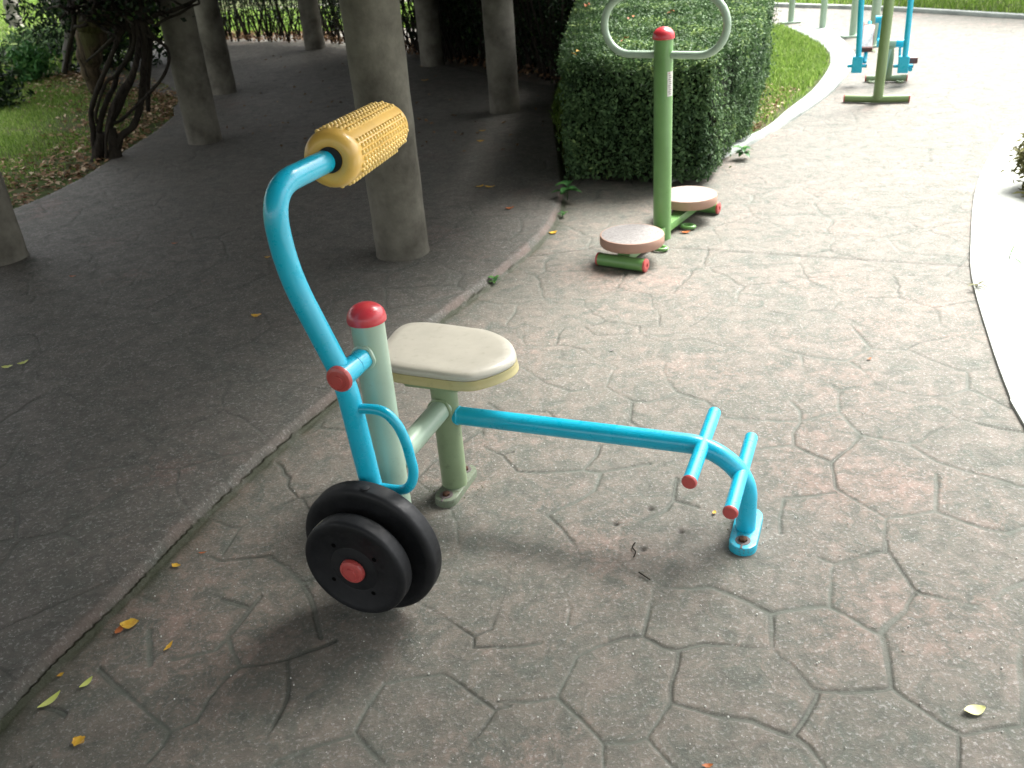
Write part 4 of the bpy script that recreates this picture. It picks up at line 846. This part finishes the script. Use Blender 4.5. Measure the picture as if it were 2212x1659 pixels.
# ------------------------------------------------------------------ elliptical walker at the top right
c2 = lambda X, Y: ((3300+X/3.686)*.54, (Y/3.686)*.54)
W0 = g(1896, 214, .035); wl = g(1825, 212, .035); wr = g(1963, 212, .035); wd = (wr-wl)/np.linalg.norm(wr-wl)
wk = thing('elliptical_trainer', 'green and blue elliptical walking machine with T-shaped feet on the bright path', 'exercise machine', (W0[0], W0[1], 0))
mb = MB(); tube(mb, [wl, W0, wr], .032, 28); ft = obj('foot_bar', mb, M_OLIVE, wk)
for q, s_ in ((wl, -1), (wr, 1)):
    mb = MB(); lathe(mb, q, wd*s_, [(.032, 0), (.034, .002), (.033, .010), (0, .012)], 28); obj('end_cap', mb, M_REDOLD, ft)
mb = MB(); topw = W0+Z*2.0; tube(mb, [W0, W0+Z*.9, W0+Z*1.45], .042, 32); obj('front_post', mb, M_OLIVE, wk)
V0 = g(1913, 176, .035); vl = g(1871, 169, .035); vr = g(1958, 168, .035); V0 = (vl+vr)/2
mb = MB(); tube(mb, [vl, V0, vr], .030, 28); ft = obj('foot_bar', mb, M_LGREEN2, wk)
for q, s_ in ((vl, -1), (vr, 1)):
    mb = MB(); lathe(mb, q, wd*s_, [(.030, 0), (.032, .002), (.031, .010), (0, .012)], 28); obj('end_cap', mb, M_REDOLD, ft)
    mb = MB(); lc = q-wd*s_*.055-np.array([-wd[1], wd[0], 0])*.05*np.sign(wd[0])+Z*-.022; tube(mb, [lc+wd*.026*math.cos(t)+np.array([-wd[1], wd[0], 0])*.03*math.sin(t) for t in np.linspace(0, 2*math.pi, 16, endpoint=False)], .009, 8, closed=True); obj('anchor_loop', mb, M_LGREEN2, ft)
nY = np.array([-wd[1], wd[0], 0.]); nY = nY if nY[1] > 0 else -nY
def onw(X, Y, off, P0=V0): return onplane(P0+nY*off, nY, *c2(X, Y))
hubp = onw(960, 640, 0)
mb = MB(); tube(mb, [onw(925, 1140, 0), onw(960, 800, 0), hubp], .036, 24); obj('rear_post', mb, M_LGREEN2, wk)
mb = MB(); tube(mb, [onw(870, 1100, -.02), onw(960, 720, -.02)], .022, 16); obj('brace', mb, M_LGREEN, wk)
mb = MB(); tube(mb, [onw(940, 640, 0), onw(1050, 640, 0)], .040, 28); obj('hub', mb, M_LGREEN, wk)
mb = MB(); tube(mb, [onw(1045, 635, -.0), onw(1160, 640, -.0)], .037, 28); obj('hub_sleeve', mb, M_BLUE, wk)
mb = MB(); tube(mb, [onw(765, 630, .0), onw(860, 630, .0)], .040, 28); obj('hub_sleeve', mb, M_BLUE, wk)
mb = MB(); tube(mb, [onw(745, 285, .05), onw(850, 285, .05)], .034, 28); obj('upper_hub', mb, M_BLUE, wk)
mb = MB(); tube(mb, [onw(1110, 670, .03), onw(1095, 960, .03)], .012, 12); obj('crank_arm', mb, M_BLUE, wk)
mb = MB(); tube(mb, [onw(820, 330, .03), onw(780, 600, .03)], .014, 12); obj('crank_arm', mb, M_BLUE, wk)
for (xt, yt), (xb, yb), bl in (((565, -520), (492, 850), (475, 950)), ((1320, -520), (1180, 850), (1158, 950))):
    off = -.18; mb = MB(); tube(mb, [onw(xt, yt, off), onw((xt+xb)/2, (yt+yb)/2, off), onw(xb, yb, off)], .0255, 24); obj('swing_lever', mb, M_BLUE, wk)
    c0 = onw(*bl, off); mb = MB(); box(mb, c0, wd, nY, Z, .047, .035, .072, .2); bk = obj('joint_block', mb, M_BLUE, wk)
    mb = MB(); tube(mb, [c0-wd*.082-Z*.014, c0+wd*.082-Z*.014], .016, 16); pn = obj('joint_pin', mb, M_BLUE, bk)
    for s_ in (-1, 1):
        mb = MB(); lathe(mb, c0+wd*.082*s_-Z*.014, wd*s_, [(.017, 0), (.018, .004), (0, .006)], 16); obj('end_cap', mb, M_BROWN, bk)
def pedal(C, tilt, L=.32):
    f = nY*math.cos(tilt)+Z*math.sin(tilt); u_ = np.cross(wd, f); u_ = u_ if u_[2] > 0 else -u_
    mb = MB(); box(mb, C, wd, f, u_, .055, L/2, .008, .3)
    for s_, hx_, hy_ in ((0, .055, .012),): box(mb, C-f*(L/2-.01)+u_*.022, wd, f, u_, .055, .008, .024, .2); box(mb, C-wd*.052+u_*.022, wd, f, u_, .006, L/2, .022, .2)
    pdl = obj('pedal', mb, M_BROWN, wk); mb = MB(); box(mb, C+u_*.0125, wd, f, u_, .048, L/2-.02, .004, .3); obj('foot_plate', mb, mat('tread_plate', (.55, .55, .55), .35, .6, .3, (.3, .3, .3), 70), pdl)
    mb = MB(); tube(mb, [C-u_*.03-f*.26, C-u_*.03+f*.22], .018, 12); obj('pedal_bar', mb, M_BLUE, wk)
pedal(onw(630, 560, .0), R(40)); pedal(onw(1272, 850, .05), R(8))
# ------------------------------------------------------------------ pull-up bars
bars = [(1708, 50), (1776, 64), (1841, 80), (1884, 101)]; Pb = [g(*p) for p in bars]
pu = thing('pull_up_bars', 'row of pale green steel posts with plate feet at the far bend of the path', 'exercise bars', (*Pb[1][:2], 0))
for i, p in enumerate(Pb):
    mb = MB(); tube(mb, [p, p+Z*1., p+Z*2.3], .042 if i < 3 else .05, 28); o = obj('post', mb, M_LGREEN, pu)
    mb = MB(); box(mb, p+Z*.014, (1, 0, 0), (0, 1, 0), Z, .13, .09, .012, .3); obj('base_plate', mb, M_LGREEN, o)
    if i < 3: q = Pb[i+1]; h_ = [2.2, 2.0, 1.8][i]; mb = MB(); tube(mb, [p+Z*h_, q+Z*h_], .017, 16); obj('crossbar', mb, M_LGREEN, pu)

# ------------------------------------------------------------------ fallen leaves, twigs, weeds
def fallen(px, L_, W_, ang, mt, label, z=0., curl=.25, group='fallen leaves on the paving', lobes=0):
    p = g(*px, z+.004); V = []; F = []; N_ = 9; rr = np.random.default_rng(int(px[0]*7+px[1]))
    ca, sa = math.cos(ang), math.sin(ang)
    for i in range(N_):
        t = i/(N_-1); u_ = (t-.5)*L_; wv = W_*.5*math.sin(math.pi*min(max(t, .02), .98))**.75*(1+(rr.uniform(-.25, .25) if lobes else 0))
        for s_, k in ((-1, .0), (0, 0), (1, 0)):
            v = s_*wv; zz = curl*(abs(s_)*W_*.35*(1 if lobes == 0 else rr.uniform(.3, 1.6))+L_*.45*(abs(t-.5)*2)**2)+.002
            V.append((p[0]+ca*u_-sa*v, p[1]+sa*u_+ca*v, z+zz+.002))
    for i in range(N_-1):
        for s_ in (0, 1): a = i*3+s_; F.append((a, a+1, a+4, a+3))
    mb = MB(); mb.add(V, F); o = obj('fallen_leaf', mb, mt); tag(o, label, 'leaf', group); return o
FL = [((108, 1515), .065, .022, R(55), M_GLEAF, 'pale lime narrow leaf lying nearest the bottom left corner beside the step'),
 ((187, 1476), .042, .018, R(60), M_GLEAF, 'small oval lime green leaf, the upper of the two lime leaves'),
 ((281, 1349), .052, .036, R(10), M_YLEAF, 'crumpled yellow leaf below the step edge, larger of a touching pair'),
 ((258, 1362), .034, .026, R(80), M_OLEAF, 'brown curled leaf scrap beside the crumpled yellow leaf'),
 ((364, 1397), .040, .012, R(70), M_YLEAF, 'thin orange yellow curled leaf right of the crumpled pair'),
 ((381, 1222), .032, .020, R(-20), M_YLEAF, 'small yellow leaf lying against the foot of the step'),
 ((438, 1194), .026, .008, R(5), M_OLEAF, 'tiny rust brown leaf sliver near the step'),
 ((131, 1458), .020, .012, R(40), M_YLEAF, 'tiny yellow leaf scrap tucked at the foot of the step'),
 ((171, 1602), .036, .030, R(-30), M_YLEAF, 'rolled tan yellow leaf in the bottom left corner'),
 ((2105, 1535), .052, .030, R(5), M_CLEAF, 'pale cream oval leaf at the bottom right'),
 ((1528, 1654), .026, .010, R(0), M_OLEAF, 'orange brown scrap at the bottom edge, right of centre'),
 ((1543, 1107), .020, .012, R(60), M_YLEAF, 'tiny yellow scrap beside the foot pegs of the machine'),
 ((1195, 503), .055, .035, R(20), M_YLEAF, 'yellow leaf in the corner where step and box hedge meet'),
 ((1480, 502), .06, .03, R(0), M_OLEAF, 'orange brown leaf under the rear disc of the green post'),
 ((1322, 757), .018, .010, R(0), M_INK, 'dark speck of debris on the path right of the cream seat'),
 ((1878, 775), .024, .012, R(30), M_OLEAF, 'small brown leaf on the path toward the right kerb')]
for a in FL: fallen(*a[:5], a[5], 0., .25, lobes=1 if a[4] in (M_YLEAF, M_OLEAF) else 0)
PLf = [((554, 682), .050, .032, R(0), M_YLEAF, 'yellow leaf on the dark platform left of the red capped post'),
 ((1036, 403), .06, .03, R(20), M_YLEAF, 'left one of two yellow leaves side by side on the platform'),
 ((1058, 404), .07, .03, R(-10), M_YLEAF, 'right one of two yellow leaves side by side on the platform'),
 ((1101, 450), .06, .03, R(10), M_OLEAF, 'rust coloured leaf on the platform in front of the box hedge'),
 ((16, 793), .05, .028, R(10), M_GLEAF, 'left lime leaf of the pair at the left edge of the platform'),
 ((50, 784), .05, .026, R(40), M_GLEAF, 'right lime leaf of the pair at the left edge of the platform'),
 ((1038, 305), .06, .04, R(0), M_YLEAF, 'small yellow leaf on the platform below the column by the hedge'),
 ((1042, 283), .06, .03, R(0), M_YLEAF, 'yellow speck of a leaf at the foot of the column by the hedge'),
 ((578, 556), .035, .02, R(0), M_YLEAF, 'tiny yellow leaf left of the bend of the blue arm'),
 ((918, 174), .08, .05, R(0), M_YLEAF, 'pale yellow leaf far back in front of the dark back row column'),
 ((290, 176), .08, .05, R(0), M_OLEAF, 'brown leaf far back at the left end of the platform'),
 ((1068, 180), .08, .04, R(0), M_OLEAF, 'brown leaf on the platform left of the column near the hedge'),
 ((157, 597), .04, .015, R(0), M_OLEAF, 'thin brown leaf on the platform right of the cut off column'),
 ((377, 526), .04, .02, R(0), M_OLEAF, 'small brown scrap in the middle of the left platform')]
for a in PLf: fallen(*a[:5], a[5], STEP, .25, 'fallen leaves on the shaded platform', lobes=1)
r6 = np.random.default_rng(8)
q = np.array([g(x, y, STEP) for x, y in np.c_[r6.uniform(480, 1180, 110), r6.uniform(110, 330, 110)]]); q = q[(inpoly(q[:, 0], q[:, 1], PLAT))]; q[:, 2] += .01
V_, F_, v_ = leaves(q, .045, np.tile([0, 0, 1.], (len(q), 1)), .25, .6, r6, .2)
tag(npmesh('leaf_litter', V_, F_, M_LITTER, attrs={'v': v_*.8}), 'scattered tiny brown leaves across the back of the shaded platform', 'leaf litter', kind='stuff')
# pale grit specks
q = np.array([g(x, y) for x, y in np.c_[r6.uniform(300, 2200, 520), r6.uniform(560, 1650, 520)]]); q = q[~inpoly(q[:, 0], q[:, 1], PLAT)]; mb = MB()
for p in q[:230]: s_ = r6.uniform(.001, .0028); lathe(mb, p, Z, [(s_, 0), (s_, s_), (0, s_*1.6)], 5)
tag(obj('grit', mb, M_STICK), 'pale grit specks scattered over the stamped path', 'grit', kind='stuff')
for pts, lab in (([(1372, 1172), (1366, 1182), (1373, 1192), (1369, 1203)], 'short curved black twig lying on the path below the foot bar'), ([(1380, 1236), (1392, 1244), (1404, 1252)], 'small forked dark twig on the path below the curved twig')):
    mb = MB(); tube(mb, crom([g(*p, .006) for p in pts], 4), .0022, 6); tag(obj('twig', mb, M_BARK), lab, 'twig')
def weed(px, z, n_, L_, W_, label, up=.5, mt=M_WEED):
    p = g(*px, z); rt = thing('weed', label, 'weed', p); rr = np.random.default_rng(int(px[0])); V = []; F = []; vv_ = []; mb = MB()
    for k in range(n_):
        a = 2*math.pi*k/n_+rr.uniform(-.4, .4); h = rr.uniform(.3, 1)*L_*up*2; d = np.array([math.cos(a), math.sin(a), rr.uniform(.1, .8)]); d /= np.linalg.norm(d); s_ = np.cross(d, Z); s_ /= np.linalg.norm(s_)
        base = p+Z*h*.5; tube(mb, [p, p+Z*h*.3, base], .002, 5); l_ = L_*rr.uniform(.6, 1); i0 = len(V)
        for t, w_ in ((0, .1), (.3, .9), (.6, 1), (.85, .6), (1, .05)):
            c0 = base+d*l_*t-Z*l_*.35*t*t; V += [c0-s_*W_*w_/2+Z*.15*W_*w_, c0, c0+s_*W_*w_/2+Z*.15*W_*w_]
        for i in range(4):
            for j in (0, 1): q0 = i0+i*3+j; F.append((q0, q0+1, q0+4, q0+3))
        vv_ += [rr.random()]*15
    npmesh('leaves', np.array(V), np.array(F), mt, rt, {'v': np.array(vv_)}, True); obj('stem', mb, mt, rt)
weed((1226, 432), .02, 11, .12, .045, 'broad leaved green weed at the front left foot of the box hedge', .9)
weed((1068, 613), .0, 8, .045, .02, 'small green weed sprouting from the step edge right of the machine', .7)
weed((1216, 470), .0, 6, .05, .02, 'tiny weed in the corner between step and path', .6)
weed((2110, 622), .01, 8, .07, .01, 'dry straggly weed in the joint of the right pavement edge', .3, M_BUSH)
weed((2180, 560), .015, 5, .16, .008, 'thin grass blades lying on the white pavement at the right edge', .2)
weed((1605, 335), .03, 16, .10, .035, 'leafy shoots hanging over the kerb from the box hedge', .5)
weed((1880, 112), .0, 5, .1, .03, 'small weed at the foot of the farthest post', .3)
